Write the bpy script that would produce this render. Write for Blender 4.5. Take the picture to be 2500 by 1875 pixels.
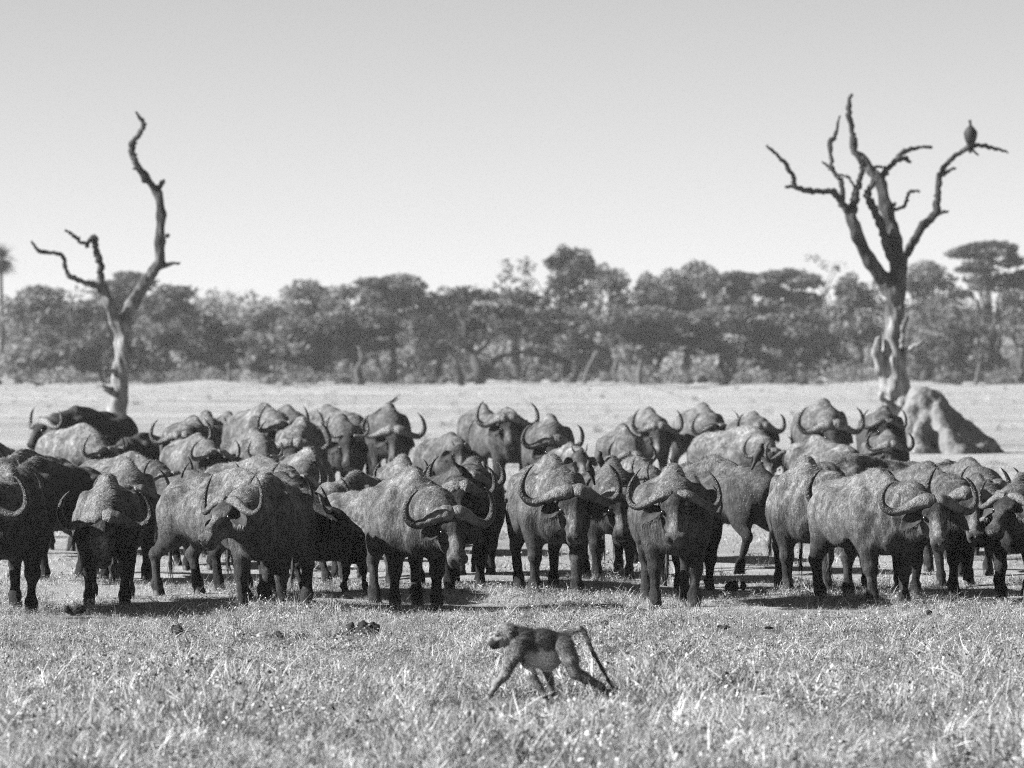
import bpy, math, random
import numpy as np
from mathutils import Vector, Matrix

R = math.radians
rng = np.random.default_rng(7)
random.seed(7)
scene = bpy.context.scene
for o in list(bpy.data.objects):
    bpy.data.objects.remove(o)
COL = scene.collection

# ------------------------------------------------------------------ camera, sky, sun, exposure
FPX, HZ, EYE = 12540.0, 865.0, 2.65          # focal length and horizon row in photograph pixels, eye height in metres
cam = bpy.data.cameras.new('camera')
camo = bpy.data.objects.new('camera', cam); COL.objects.link(camo)
camo.location = (0, 0, EYE); camo.rotation_euler = (R(90), 0, 0)
cam.sensor_width = 36; cam.lens = 36 * FPX / 2500
cam.shift_y = -(937.5 - HZ) / 2500
cam.clip_start = 1; cam.clip_end = 6000
cam.dof.use_dof = True; cam.dof.focus_distance = 52.2
cam.dof.aperture_fstop = (cam.lens / 1000) / 0.051
scene.camera = camo

SUN_EL, SUN_BACK = 31.0, -7.0                  # degrees up; degrees behind the herd, from the left
S = Vector((-math.cos(R(SUN_EL)) * math.cos(R(SUN_BACK)), math.cos(R(SUN_EL)) * math.sin(R(SUN_BACK)), math.sin(R(SUN_EL))))
world = bpy.data.worlds.new('World'); scene.world = world; world.use_nodes = True
wt = world.node_tree; wt.nodes.clear()
sky = wt.nodes.new('ShaderNodeTexSky'); sky.sky_type = 'NISHITA'; sky.sun_disc = False
sky.sun_elevation = R(SUN_EL); sky.sun_rotation = math.atan2(S.x, S.y)
sky.altitude = 1000; sky.air_density = 0.45; sky.dust_density = 0.5; sky.ozone_density = 1.0
bw = wt.nodes.new('ShaderNodeRGBToBW')        # the photograph is monochrome
bg = wt.nodes.new('ShaderNodeBackground'); bg.inputs['Strength'].default_value = 0.05
wo = wt.nodes.new('ShaderNodeOutputWorld')
wt.links.new(sky.outputs[0], bw.inputs[0]); wt.links.new(bw.outputs[0], bg.inputs['Color']); wt.links.new(bg.outputs[0], wo.inputs['Surface'])
sun = bpy.data.lights.new('sun', 'SUN'); sun.energy = 5.0; sun.angle = R(0.5); sun.color = (1, 1, 1)
suno = bpy.data.objects.new('sun', sun); COL.objects.link(suno)
suno.rotation_euler = S.to_track_quat('Z', 'Y').to_euler(); suno.location = (-40, 60, 40)

vs = scene.view_settings
scene.display_settings.display_device = 'sRGB'
vs.view_transform = 'Standard'; vs.look = 'None'; vs.gamma = 1.0; vs.use_curve_mapping = False
vs.exposure = 1.76
scene.render.engine = 'CYCLES'
cy = scene.cycles
cy.use_denoising = False; cy.filter_width = 1.1; cy.max_bounces = 5; cy.diffuse_bounces = 3; cy.glossy_bounces = 2; cy.transmission_bounces = 3
cy.transparent_max_bounces = 4; cy.volume_bounces = 0; cy.use_adaptive_sampling = False
cy.caustics_reflective = False; cy.caustics_refractive = False
cy.sample_clamp_indirect = 4

# ------------------------------------------------------------------ helpers
def P(px, py, s):                              # photograph pixel at scale s (pixels per metre) -> point in the world
    return np.array([(px - 1250) / s, FPX / s, EYE - (py - HZ) / s])

def ground_s(y):
    return (y - HZ) / EYE

def mesh_from(name, V, F, attrs=None, mats=(), smooth=True):
    V = np.asarray(V, np.float32); me = bpy.data.meshes.new(name)
    if isinstance(F, np.ndarray):
        n, k = F.shape; idx = F.ravel(); starts = np.arange(0, n * k, k); tot = np.full(n, k)
    else:
        tot = np.array([len(f) for f in F]); idx = np.array([i for f in F for i in f]); starts = np.concatenate([[0], np.cumsum(tot)[:-1]])
    me.vertices.add(len(V)); me.vertices.foreach_set('co', V.ravel())
    me.loops.add(len(idx)); me.loops.foreach_set('vertex_index', idx.astype(np.int32))
    me.polygons.add(len(tot)); me.polygons.foreach_set('loop_start', starts.astype(np.int32)); me.polygons.foreach_set('loop_total', tot.astype(np.int32))
    me.polygons.foreach_set('use_smooth', np.full(len(tot), smooth))
    for k_, a in (attrs or {}).items():
        at = me.attributes.new(k_, 'FLOAT', 'POINT'); at.data.foreach_set('value', np.asarray(a, np.float32))
    for m in mats: me.materials.append(m)
    me.update(); me.validate()
    return me

def link(name, me, parent=None, **props):
    o = bpy.data.objects.new(name, me); COL.objects.link(o)
    if parent is not None: o.parent = parent
    for k, v in props.items(): o[k] = v
    return o

def thing(name, label, cat, group=None, loc=(0, 0, 0), rz=0.0, sc=1.0):
    o = bpy.data.objects.new(name, None); COL.objects.link(o)
    o.location = loc; o.rotation_euler = (0, 0, rz); o.scale = (sc, sc, sc)
    o.empty_display_size = 0.2
    o['label'] = label; o['category'] = cat
    if group: o['group'] = group
    return o

# ---- signed-distance modelling: smooth unions of ellipsoids and tapered limbs, polygonised with surface nets
class Sdf:
    def __init__(self): self.p = []
    def ell(self, c, r, k=0.08, M=None, sub=False):
        self.p.append(('e', np.asarray(c, float), np.asarray(r, float), k, M, sub))
    def cone(self, a, b, ra, rb, k=0.08, sub=False, flat=None):
        self.p.append(('c', np.asarray(a, float), np.asarray(b, float), ra, rb, k, sub, flat))
    def chain(self, pts, rs, k=0.08):
        for i in range(len(pts) - 1): self.cone(pts[i], pts[i + 1], rs[i], rs[i + 1], k)
    def bounds(self, pad):
        lo, hi = [], []
        for q in self.p:
            if q[-1] is True or (q[0] == 'c' and q[6]) or (q[0] == 'e' and q[5]): continue
            if q[0] == 'e':
                r = q[2] if q[4] is None else np.full(3, q[2].max())
                lo.append(q[1] - r); hi.append(q[1] + r)
            else:
                r = max(q[3], q[4]); lo.append(np.minimum(q[1], q[2]) - r); hi.append(np.maximum(q[1], q[2]) + r)
        return np.min(lo, 0) - pad, np.max(hi, 0) + pad
    def build(self, h, noise=None, zmin=None):
        lo, hi = self.bounds(3 * h)
        if zmin is not None: lo[2] = zmin
        n = np.ceil((hi - lo) / h).astype(int) + 1
        ax = [(lo[i] + h * np.arange(n[i])).astype(np.float32) for i in range(3)]
        D = np.full(n, 0.4, np.float32)
        for q in self.p:
            if q[0] == 'e':
                _, c, r, k, M, sub = q
                rb = r if M is None else np.full(3, r.max())
                l, u = c - rb, c + rb
            else:
                _, a, b, ra, rb_, k, sub, flat = q
                m = max(ra, rb_); l, u = np.minimum(a, b) - m, np.maximum(a, b) + m
            pad = k + 3 * h
            i0 = np.clip(np.floor((l - pad - lo) / h).astype(int), 0, n - 1); i1 = np.clip(np.ceil((u + pad - lo) / h).astype(int) + 1, 1, n)
            if np.any(i1 <= i0): continue
            X, Y, Z = np.meshgrid(ax[0][i0[0]:i1[0]], ax[1][i0[1]:i1[1]], ax[2][i0[2]:i1[2]], indexing='ij', sparse=True)
            if q[0] == 'e':
                x, y, z = X - c[0], Y - c[1], Z - c[2]
                if M is not None:
                    x, y, z = (M[0, j] * x + M[1, j] * y + M[2, j] * z for j in range(3))
                k0 = np.sqrt((x / r[0]) ** 2 + (y / r[1]) ** 2 + (z / r[2]) ** 2)
                k1 = np.sqrt((x / r[0] ** 2) ** 2 + (y / r[1] ** 2) ** 2 + (z / r[2] ** 2) ** 2)
                d = k0 * (k0 - 1) / np.maximum(k1, 1e-6)
            else:
                ba = b - a; L = max(ba @ ba, 1e-9)
                x, y, z = X - a[0], Y - a[1], Z - a[2]
                t = np.clip((x * ba[0] + y * ba[1] + z * ba[2]) / L, 0, 1)
                ddx, ddy, ddz = x - t * ba[0], y - t * ba[1], z - t * ba[2]
                if flat is not None: ddy = ddy / flat
                d = np.sqrt(ddx ** 2 + ddy ** 2 + ddz ** 2) - (ra + (rb_ - ra) * t)
            sl = tuple(slice(i0[i], i1[i]) for i in range(3)); cur = D[sl]
            if sub:
                e = -d; hh = np.maximum(k - np.abs(cur - e), 0) / k
                D[sl] = np.maximum(cur, e) + hh * hh * k * 0.25
            else:
                hh = np.maximum(k - np.abs(cur - d), 0) / k
                D[sl] = np.minimum(cur, d) - hh * hh * k * 0.25
        if noise is not None:
            X, Y, Z = np.meshgrid(*ax, indexing='ij', sparse=True)
            D = D + noise(X, Y, Z).astype(np.float32)
        D[0] = D[-1] = 0.4; D[:, 0] = D[:, -1] = 0.4; D[:, :, 0] = D[:, :, -1] = 0.4
        return surface_nets(D, lo, h)

CORN = np.array([(i, j, k) for i in (0, 1) for j in (0, 1) for k in (0, 1)])
EDGES = [(a, b) for a in range(8) for b in range(a + 1, 8) if np.abs(CORN[a] - CORN[b]).sum() == 1]
def surface_nets(D, lo, h):
    ins = D < 0
    cnt = sum(ins[i:D.shape[0] - 1 + i, j:D.shape[1] - 1 + j, k:D.shape[2] - 1 + k].astype(np.int8) for i, j, k in CORN)
    act = (cnt > 0) & (cnt < 8); I = np.argwhere(act)
    vid = np.full(act.shape, -1, np.int64); vid[act] = np.arange(len(I))
    cv = np.stack([D[I[:, 0] + i, I[:, 1] + j, I[:, 2] + k] for i, j, k in CORN], 1)
    acc = np.zeros((len(I), 3)); num = np.zeros(len(I))
    for a, b in EDGES:
        va, vb = cv[:, a], cv[:, b]; x = (va < 0) != (vb < 0)
        t = np.where(x, va / np.where(va == vb, 1, va - vb), 0)
        acc += np.where(x[:, None], CORN[a] + t[:, None] * (CORN[b] - CORN[a]), 0); num += x
    V = (I + acc / num[:, None]) * h + lo
    F = []
    for ax in range(3):
        s0 = [slice(None)] * 3; s1 = [slice(None)] * 3; s0[ax] = slice(0, -1); s1[ax] = slice(1, None)
        A, B = ins[tuple(s0)], ins[tuple(s1)]; E = np.argwhere(A != B)
        o1, o2 = (ax + 1) % 3, (ax + 2) % 3
        E = E[(E[:, o1] > 0) & (E[:, o2] > 0) & (E[:, o1] < D.shape[o1] - 1) & (E[:, o2] < D.shape[o2] - 1)]
        def c(d1, d2):
            q = E.copy(); q[:, o1] += d1; q[:, o2] += d2
            return vid[q[:, 0], q[:, 1], q[:, 2]]
        quad = np.stack([c(-1, -1), c(0, -1), c(0, 0), c(-1, 0)], 1)
        flip = ~A[E[:, 0], E[:, 1], E[:, 2]]
        quad[flip] = quad[flip][:, ::-1]
        F.append(quad)
    F = np.concatenate(F); F = F[(F >= 0).all(1)]
    return V, F

def vnormals(V, F):
    n = np.cross(V[F[:, 2]] - V[F[:, 0]], V[F[:, 3]] - V[F[:, 1]])
    N = np.zeros_like(V)
    for i in range(4): np.add.at(N, F[:, i], n)
    return N / np.maximum(np.linalg.norm(N, axis=1, keepdims=True), 1e-9)

def catmull(P_, n):
    P_ = np.asarray(P_, float); m = len(P_)
    Q = np.vstack([2 * P_[0] - P_[1], P_, 2 * P_[-1] - P_[-2]])
    t = np.linspace(0, m - 1 - 1e-6, n); i = t.astype(int); f = (t - i)[:, None]
    p0, p1, p2, p3 = Q[i], Q[i + 1], Q[i + 2], Q[i + 3]
    return 0.5 * (2 * p1 + (p2 - p0) * f + (2 * p0 - 5 * p1 + 4 * p2 - p3) * f ** 2 + (3 * p1 - p0 - 3 * p2 + p3) * f ** 3)

def tube(pts, ra, seg=8, rb=None, upref=(0.02, 1, 0.01), gnarl=0.0, rr=None):
    """Swept tube: points, radii along the side axis and (rb) along the other; returns V, F with both ends closed."""
    pts = np.asarray(pts, float); ra = np.asarray(ra, float); rb = ra if rb is None else np.asarray(rb, float)
    T = np.gradient(pts, axis=0); T /= np.maximum(np.linalg.norm(T, axis=1, keepdims=True), 1e-9)
    up = np.asarray(upref, float); V = []
    kn = 1 + (gnarl * (rr or rng).normal(size=len(pts)) * .9 if gnarl else np.zeros(len(pts))); kn = np.clip(kn, .7, 1.35)
    for i in range(len(pts)):
        a = np.cross(T[i], up); L = np.linalg.norm(a)
        a = np.array([1.0, 0, 0]) if L < 1e-5 else a / L
        b = np.cross(a, T[i])
        for j in range(seg):
            t = 2 * math.pi * j / seg
            g = 1 + (gnarl * (rr or rng).uniform(-1, 1) if gnarl else 0)
            V.append(pts[i] + (a * math.cos(t) * ra[i] + b * math.sin(t) * rb[i]) * g * kn[i])
    F = [[i * seg + j, i * seg + (j + 1) % seg, (i + 1) * seg + (j + 1) % seg, (i + 1) * seg + j] for i in range(len(pts) - 1) for j in range(seg)]
    F += [list(range(seg))[::-1], [(len(pts) - 1) * seg + j for j in range(seg)]]
    return np.array(V), F

def join(parts):
    V, F, n = [], [], 0
    for v, f in parts:
        V.append(v); F += [[i + n for i in q] for q in f]; n += len(v)
    return np.concatenate(V), F

# ------------------------------------------------------------------ materials (a monochrome photograph: neutral greys)
def nodes_mat(name):
    m = bpy.data.materials.new(name); m.use_nodes = True
    nt = m.node_tree; b = nt.nodes['Principled BSDF']; b.inputs['Specular IOR Level'].default_value = 0.25
    return m, nt, b
def N_(nt, t, **kw):
    n = nt.nodes.new(t)
    for k, v in kw.items():
        if hasattr(n, k): setattr(n, k, v)
        else: n.inputs[k].default_value = v
    return n
def ramp(nt, src, stops):
    r = nt.nodes.new('ShaderNodeValToRGB'); cr = r.color_ramp
    while len(cr.elements) < len(stops): cr.elements.new(0.5)
    for e, (p, v) in zip(cr.elements, stops): e.position = p; e.color = (v, v, v, 1)
    nt.links.new(src, r.inputs[0]); return r.outputs[0]
def noise(nt, vec, scale, detail=4, rough=0.6):
    n = N_(nt, 'ShaderNodeTexNoise', Scale=scale, Detail=detail, Roughness=rough); nt.links.new(vec, n.inputs['Vector']); return n.outputs[0]
def mul(nt, a, b, op='MULTIPLY'):
    n = N_(nt, 'ShaderNodeMath', operation=op)
    for i, x in enumerate((a, b)):
        if isinstance(x, (int, float)): n.inputs[i].default_value = x
        else: nt.links.new(x, n.inputs[i])
    return n.outputs[0]
def objvec(nt, scale=(1, 1, 1), rand=True):
    tc = nt.nodes.new('ShaderNodeTexCoord'); mp = nt.nodes.new('ShaderNodeMapping'); mp.inputs['Scale'].default_value = scale
    nt.links.new(tc.outputs['Object'], mp.inputs['Vector'])
    if rand:
        oi = nt.nodes.new('ShaderNodeObjectInfo'); m = mul(nt, oi.outputs['Random'], 37.0)
        nt.links.new(m, mp.inputs['Location'])
    return mp.outputs[0]
def bump(nt, b, hsrc, strength, dist):
    n = N_(nt, 'ShaderNodeBump', Strength=strength, Distance=dist); nt.links.new(hsrc, n.inputs['Height']); nt.links.new(n.outputs[0], b.inputs['Normal'])
def attr(nt, name):
    a = nt.nodes.new('ShaderNodeAttribute'); a.attribute_name = name; return a.outputs['Fac']

ALB = 0.62                                     # one scale for all surface albedos against the exposure
def mat_hide():
    m, nt, b = nodes_mat('hide')
    v = objvec(nt); st = objvec(nt, (3.0, 3.0, 0.8))
    patch = ramp(nt, noise(nt, v, 3.2, 5, 0.65), [(0.34, 0.45), (0.5, 0.9), (0.68, 1.4)])
    streak = ramp(nt, noise(nt, st, 12, 5, 0.75), [(0.34, 0.42), (0.5, 0.95), (0.66, 1.6)])
    fine = ramp(nt, noise(nt, v, 62, 3, 0.7), [(0.32, 0.45), (0.68, 1.5)])
    patch = mul(nt, patch, ramp(nt, noise(nt, v, 8.5, 4, 0.6), [(0.40, .62), (0.52, 1.0), (0.60, 1.0), (0.64, 1.45)]))
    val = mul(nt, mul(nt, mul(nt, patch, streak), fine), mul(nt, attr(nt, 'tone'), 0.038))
    nt.links.new(val, b.inputs['Base Color'])
    wet = attr(nt, 'wet'); nt.links.new(mul(nt, mul(nt, wet, -.4), .66, 'ADD'), b.inputs['Roughness']); nt.links.new(mul(nt, mul(nt, wet, .25), .12, 'ADD'), b.inputs['Specular IOR Level'])
    h = mul(nt, mul(nt, noise(nt, st, 42, 3, 0.7), 0.6), noise(nt, v, 130, 2, 0.6), 'ADD')
    h = mul(nt, h, mul(nt, noise(nt, st, 9, 4, 0.7), 1.2), 'ADD'); bump(nt, b, h, 0.65, 0.022)
    return m
def mat_simple(name, lo, hi, scale, rough=0.8, bs=0.3, bd=0.02, vec=(1, 1, 1), spec=0.25, tone=None):
    m, nt, b = nodes_mat(name); v = objvec(nt, vec)
    k_ = 1 if tone == 'tone' and name in ('fur', 'weathered_wood', 'horn') else ALB
    n = noise(nt, v, scale, 5, 0.65); c = ramp(nt, n, [(0.3, lo * k_), (0.7, hi * k_)])
    if tone: c = mul(nt, c, attr(nt, tone))
    nt.links.new(c, b.inputs['Base Color']); b.inputs['Roughness'].default_value = rough; b.inputs['Specular IOR Level'].default_value = spec
    if bs: bump(nt, b, noise(nt, v, scale * 2.5, 4, 0.7), bs, bd)
    return m
def mat_hair():
    m, nt, b = nodes_mat('hair'); v = mul(nt, attr(nt, 'tone'), 0.036)
    nt.links.new(v, b.inputs['Base Color']); b.inputs['Roughness'].default_value = 0.5; b.inputs['Specular IOR Level'].default_value = 0.2
    return m
def mat_leafy(name, lo, hi, trans=0.35, rough=0.7, vary=False):
    m, nt, b = nodes_mat(name)
    c = ramp(nt, attr(nt, 'tone'), [(0.0, lo * ALB), (1.0, hi * ALB)])
    if vary:
        oi = nt.nodes.new('ShaderNodeObjectInfo'); c = mul(nt, c, ramp(nt, oi.outputs['Random'], [(0.0, .14), (0.28, .5), (0.55, .95), (1.0, 1.2)]))
    nt.links.new(c, b.inputs['Base Color']); b.inputs['Roughness'].default_value = rough
    t = nt.nodes.new('ShaderNodeBsdfTranslucent'); nt.links.new(c, t.inputs['Color'])
    mx = nt.nodes.new('ShaderNodeMixShader'); mx.inputs[0].default_value = trans
    nt.links.new(b.outputs[0], mx.inputs[1]); nt.links.new(t.outputs[0], mx.inputs[2])
    nt.links.new(mx.outputs[0], nt.nodes['Material Output'].inputs['Surface'])
    return m

HIDE = mat_hide(); HAIR = mat_hair()
HORN = mat_simple('horn', 0.014, 0.065, 16, 0.34, 0.9, 0.02, (1, 1, 1), 0.35, 'tone')
HOOF = mat_simple('hoof', 0.02, 0.06, 20, 0.6, 0.2)
EYE_M = mat_simple('eye', 0.006, 0.012, 5, 0.25, 0, spec=0.6)
EARM = mat_simple('ear_hide', 0.015, 0.07, 22, 0.75, 0.4)
WOOD = mat_simple('weathered_wood', 0.2, 1.6, 4, 0.85, 0.8, 0.06, (3, 3, 0.5), 0.2, 'tone')
BARK = mat_simple('bark', 0.03, 0.09, 3, 0.9, 0.6, 0.05, (3, 3, 0.7))
PALEBARK = mat_simple('pale_bark', 0.08, 0.17, 3, 0.9, 0.5, 0.05, (3, 3, 0.7))
DIRT = mat_simple('termite_earth', 0.14, 0.30, 2.4, 0.95, 0.8, 0.12)
DUNG = mat_simple('dung', 0.012, 0.05, 22, 0.9, 0.6, 0.02)
FUR = mat_simple('fur', 0.5, 1.4, 26, 0.8, 0.4, 0.008, (1, 1, 1), 0.2, 'tone')
FEATHER = mat_simple('feather', 0.012, 0.04, 20, 0.7, 0.3, 0.01)
LEAF = mat_leafy('foliage', 0.03, 0.44, 0.3)
GRASS = mat_leafy('dry_grass', 0.02, 1.15, 0.4, 0.55, True)

def mat_ground():
    m, nt, b = nodes_mat('ground')
    tc = nt.nodes.new('ShaderNodeTexCoord'); v = tc.outputs['Object']
    mp = N_(nt, 'ShaderNodeMapping'); mp.inputs['Scale'].default_value = (0.8, 1, 1); nt.links.new(v, mp.inputs['Vector'])
    big = ramp(nt, noise(nt, mp.outputs[0], 0.06, 4, 0.6), [(0.3, 0.72), (0.7, 1.2)])
    mid = ramp(nt, noise(nt, mp.outputs[0], 1.1, 5, 0.7), [(0.3, 0.72), (0.7, 1.22)])
    fine = ramp(nt, noise(nt, v, 24, 4, 0.75), [(0.3, 0.6), (0.68, 1.3)])
    sep = nt.nodes.new('ShaderNodeSeparateXYZ'); nt.links.new(v, sep.inputs[0])
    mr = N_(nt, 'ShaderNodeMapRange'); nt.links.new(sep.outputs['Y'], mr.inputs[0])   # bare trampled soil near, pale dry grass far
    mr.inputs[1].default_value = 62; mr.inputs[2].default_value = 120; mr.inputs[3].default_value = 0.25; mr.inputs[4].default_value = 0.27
    m2 = N_(nt, 'ShaderNodeMapRange'); nt.links.new(sep.outputs['Y'], m2.inputs[0])      # ground darkened under the front sward, deepening the gaps between blades
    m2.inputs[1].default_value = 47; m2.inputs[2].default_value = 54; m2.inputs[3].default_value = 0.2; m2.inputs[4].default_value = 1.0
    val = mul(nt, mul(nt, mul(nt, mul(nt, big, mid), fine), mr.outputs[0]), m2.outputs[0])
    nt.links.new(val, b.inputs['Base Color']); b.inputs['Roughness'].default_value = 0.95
    h = mul(nt, noise(nt, v, 7, 4, 0.7), noise(nt, v, 40, 3, 0.7), 'ADD'); bump(nt, b, h, 0.8, 0.06)
    return m
GROUND = mat_ground()

# ------------------------------------------------------------------ ground
def hgt(x, y):                                  # gentle unevenness only
    return 0.03 * np.sin(x * 0.9 + 1.3) * np.sin(y * 0.55) + 0.02 * np.sin(x * 2.3 + y * 1.7)
gx = np.unique(np.concatenate([np.linspace(-700, -30, 20), np.linspace(-80, -31, 40), np.linspace(-30, 30, 121), np.linspace(31, 80, 40), np.linspace(81, 700, 20)]))
gy = np.unique(np.concatenate([np.linspace(-60, 25, 12), np.linspace(25, 130, 211), np.linspace(130, 1500, 60)]))
GX, GY = np.meshgrid(gx, gy, indexing='ij'); fade = np.clip((140 - GY) / 40, 0, 1) * np.clip((30 - np.abs(GX)) / 8, 0, 1)
swell = (.22 * np.sin(GX * .21 + 1) + .16 * np.sin(GX * .53 + GY * .02)) * np.clip((GY - 380) / 60, 0, 1)
V = np.stack([GX, GY, hgt(GX, GY) * fade + swell], -1).reshape(-1, 3)
ii = np.arange(len(gx) - 1)[:, None] * len(gy) + np.arange(len(gy) - 1)[None, :]; ii = ii.ravel()
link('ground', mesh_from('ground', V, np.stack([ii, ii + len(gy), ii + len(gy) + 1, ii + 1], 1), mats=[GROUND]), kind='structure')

# ------------------------------------------------------------------ air
bmv = np.array([(x, y, z) for x in (-720, 720) for y in (-80, 1520) for z in (-1.5, 17)], float)
hm = mesh_from('haze', bmv, [[0, 1, 3, 2], [4, 6, 7, 5], [0, 4, 5, 1], [2, 3, 7, 6], [0, 2, 6, 4], [1, 5, 7, 3]], smooth=False)
mh = bpy.data.materials.new('haze'); mh.use_nodes = True; mh.cycles.homogeneous_volume = True; nt = mh.node_tree; nt.nodes.clear()
pv = nt.nodes.new('ShaderNodeVolumePrincipled'); pv.inputs['Color'].default_value = (0.95, 0.95, 0.95, 1); pv.inputs['Density'].default_value = 0.00013
mo = nt.nodes.new('ShaderNodeOutputMaterial'); nt.links.new(pv.outputs[0], mo.inputs['Volume'])
hm.materials.append(mh); link('haze', hm, kind='stuff')

# ------------------------------------------------------------------ the tree line
def leaf_cards(C, size, r, flat=0.6):
    """Leaf sprays: one small bent four-cornered face per centre, tilted at random, mostly lying flat."""
    n = len(C)
    nrm = r.normal(size=(n, 3)); nrm[:, 2] = np.abs(nrm[:, 2]) + flat; nrm /= np.linalg.norm(nrm, axis=1, keepdims=True)
    a = np.cross(nrm, r.normal(size=(n, 3))); a /= np.linalg.norm(a, axis=1, keepdims=True); b = np.cross(nrm, a)
    sz = (size * r.uniform(0.6, 1.4, n))[:, None]
    V = np.stack([C - a * sz, C + b * sz * 0.55 + nrm * sz * 0.15, C + a * sz, C - b * sz * 0.55 + nrm * sz * 0.15], 1).reshape(-1, 3)
    return V, np.arange(4 * n).reshape(n, 4)

def limb(a, b, ra, rb, r, sag=0.1, n=6):
    a, b = np.asarray(a, float), np.asarray(b, float); L = np.linalg.norm(b - a)
    t = np.linspace(0, 1, n)[:, None]; p = a + (b - a) * t
    p += np.sin(t * math.pi) * r.normal(size=3) * L * sag
    return tube(p, ra + (rb - ra) * t[:, 0], 6)

def tree(name, label, px, top, w, s, kind, tone, seed, group='trees of the tree line'):
    """A tree of the far wood: tapered trunk with limbs, crown of leaf sprays in uneven clumps."""
    r = np.random.default_rng(seed)
    x, y = (px - 1250) / s, FPX / s
    H = EYE + (HZ - top) / s; W = w / s / 2
    t = thing(name, label, 'tree', group, (x, y, 0))
    parts = []; C = []; T = []
    lean = r.uniform(-0.6, 0.6)
    fork = np.array([lean, 0, H * (0.3 if kind != 'flat' else 0.4)])
    parts.append(limb((0, 0, -0.1), fork, 0.24 + 0.02 * H, 0.17 + 0.01 * H, r, 0.05))
    for k in range(r.integers(1, 4)):
        parts.append(limb((r.uniform(-.5, .5), r.uniform(-.4, .4), -.1), (r.uniform(-.6, .6) * W, r.uniform(-.5, .5) * W, H * r.uniform(.5, .75)), .17, .08, r, .12))
    ncl = int({'flat': 26 + W * 5, 'thin': 16 + W * 3, 'round': 30 + W * 6}[kind])
    for i in range(ncl):
        th = r.uniform(0, 2 * math.pi); q = math.sqrt(r.uniform(0, 1))
        cx, cyy = q * W * 0.88 * math.cos(th), q * W * 0.8 * math.sin(th)
        if kind == 'flat':
            cz = H - 0.45 - 1.1 * q ** 2 - r.choice([0, 0, 0.8, 1.8, 3.0, 4.2]) * r.uniform(0.5, 1)
            rad = (r.uniform(0.8, 1.5) * (W / 3.2) ** 0.5, 0.45)
        elif kind == 'thin':
            cz = H * (0.42 + 0.56 * r.uniform(0, 1) ** 0.8) - 0.8 * q * W / 2; rad = (r.uniform(0.5, 0.9), 0.5)
        else:
            cz = H - 0.5 - 0.9 * q ** 2 * W * 0.7 - r.uniform(0, 1) ** 1.4 * H * 0.55; rad = (r.uniform(0.7, 1.4) * (W / 3) ** 0.4, 0.7)
        cz = max(cz, 1.6)
        c = np.array([cx + lean, cyy, cz])
        if i % 2 == 0: parts.append(limb(fork, c, 0.10, 0.03, r, 0.12))
        n = int({'flat': 95, 'thin': 40, 'round': 90}[kind] * (rad[0] / 1.1) ** 1.6)
        d = r.normal(size=(n, 3)); d /= np.linalg.norm(d, axis=1, keepdims=True); d *= r.uniform(0.25, 1, (n, 1)) ** 0.5
        C.append(c + d * np.array([rad[0], rad[0], rad[1]])); T.append(np.full(n, np.clip(tone + .1 + r.normal(0, 0.2), 0, 1)))  # crown tone lifted to stand in for thicker haze
    C = np.concatenate(C); T = np.concatenate(T) + r.normal(0, 0.08, len(C)); C[:, 2] = np.maximum(C[:, 2], 0.3)
    V, F = leaf_cards(C, 0.24, r)
    vv, ff = join(parts)
    link('trunk', mesh_from('trunk', vv, ff, mats=[BARK]), t)
    link('crown', mesh_from('crown', V, F, {'tone': np.repeat(np.clip(T, 0, 1), 4)}, [LEAF], False), t)
    return t

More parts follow.
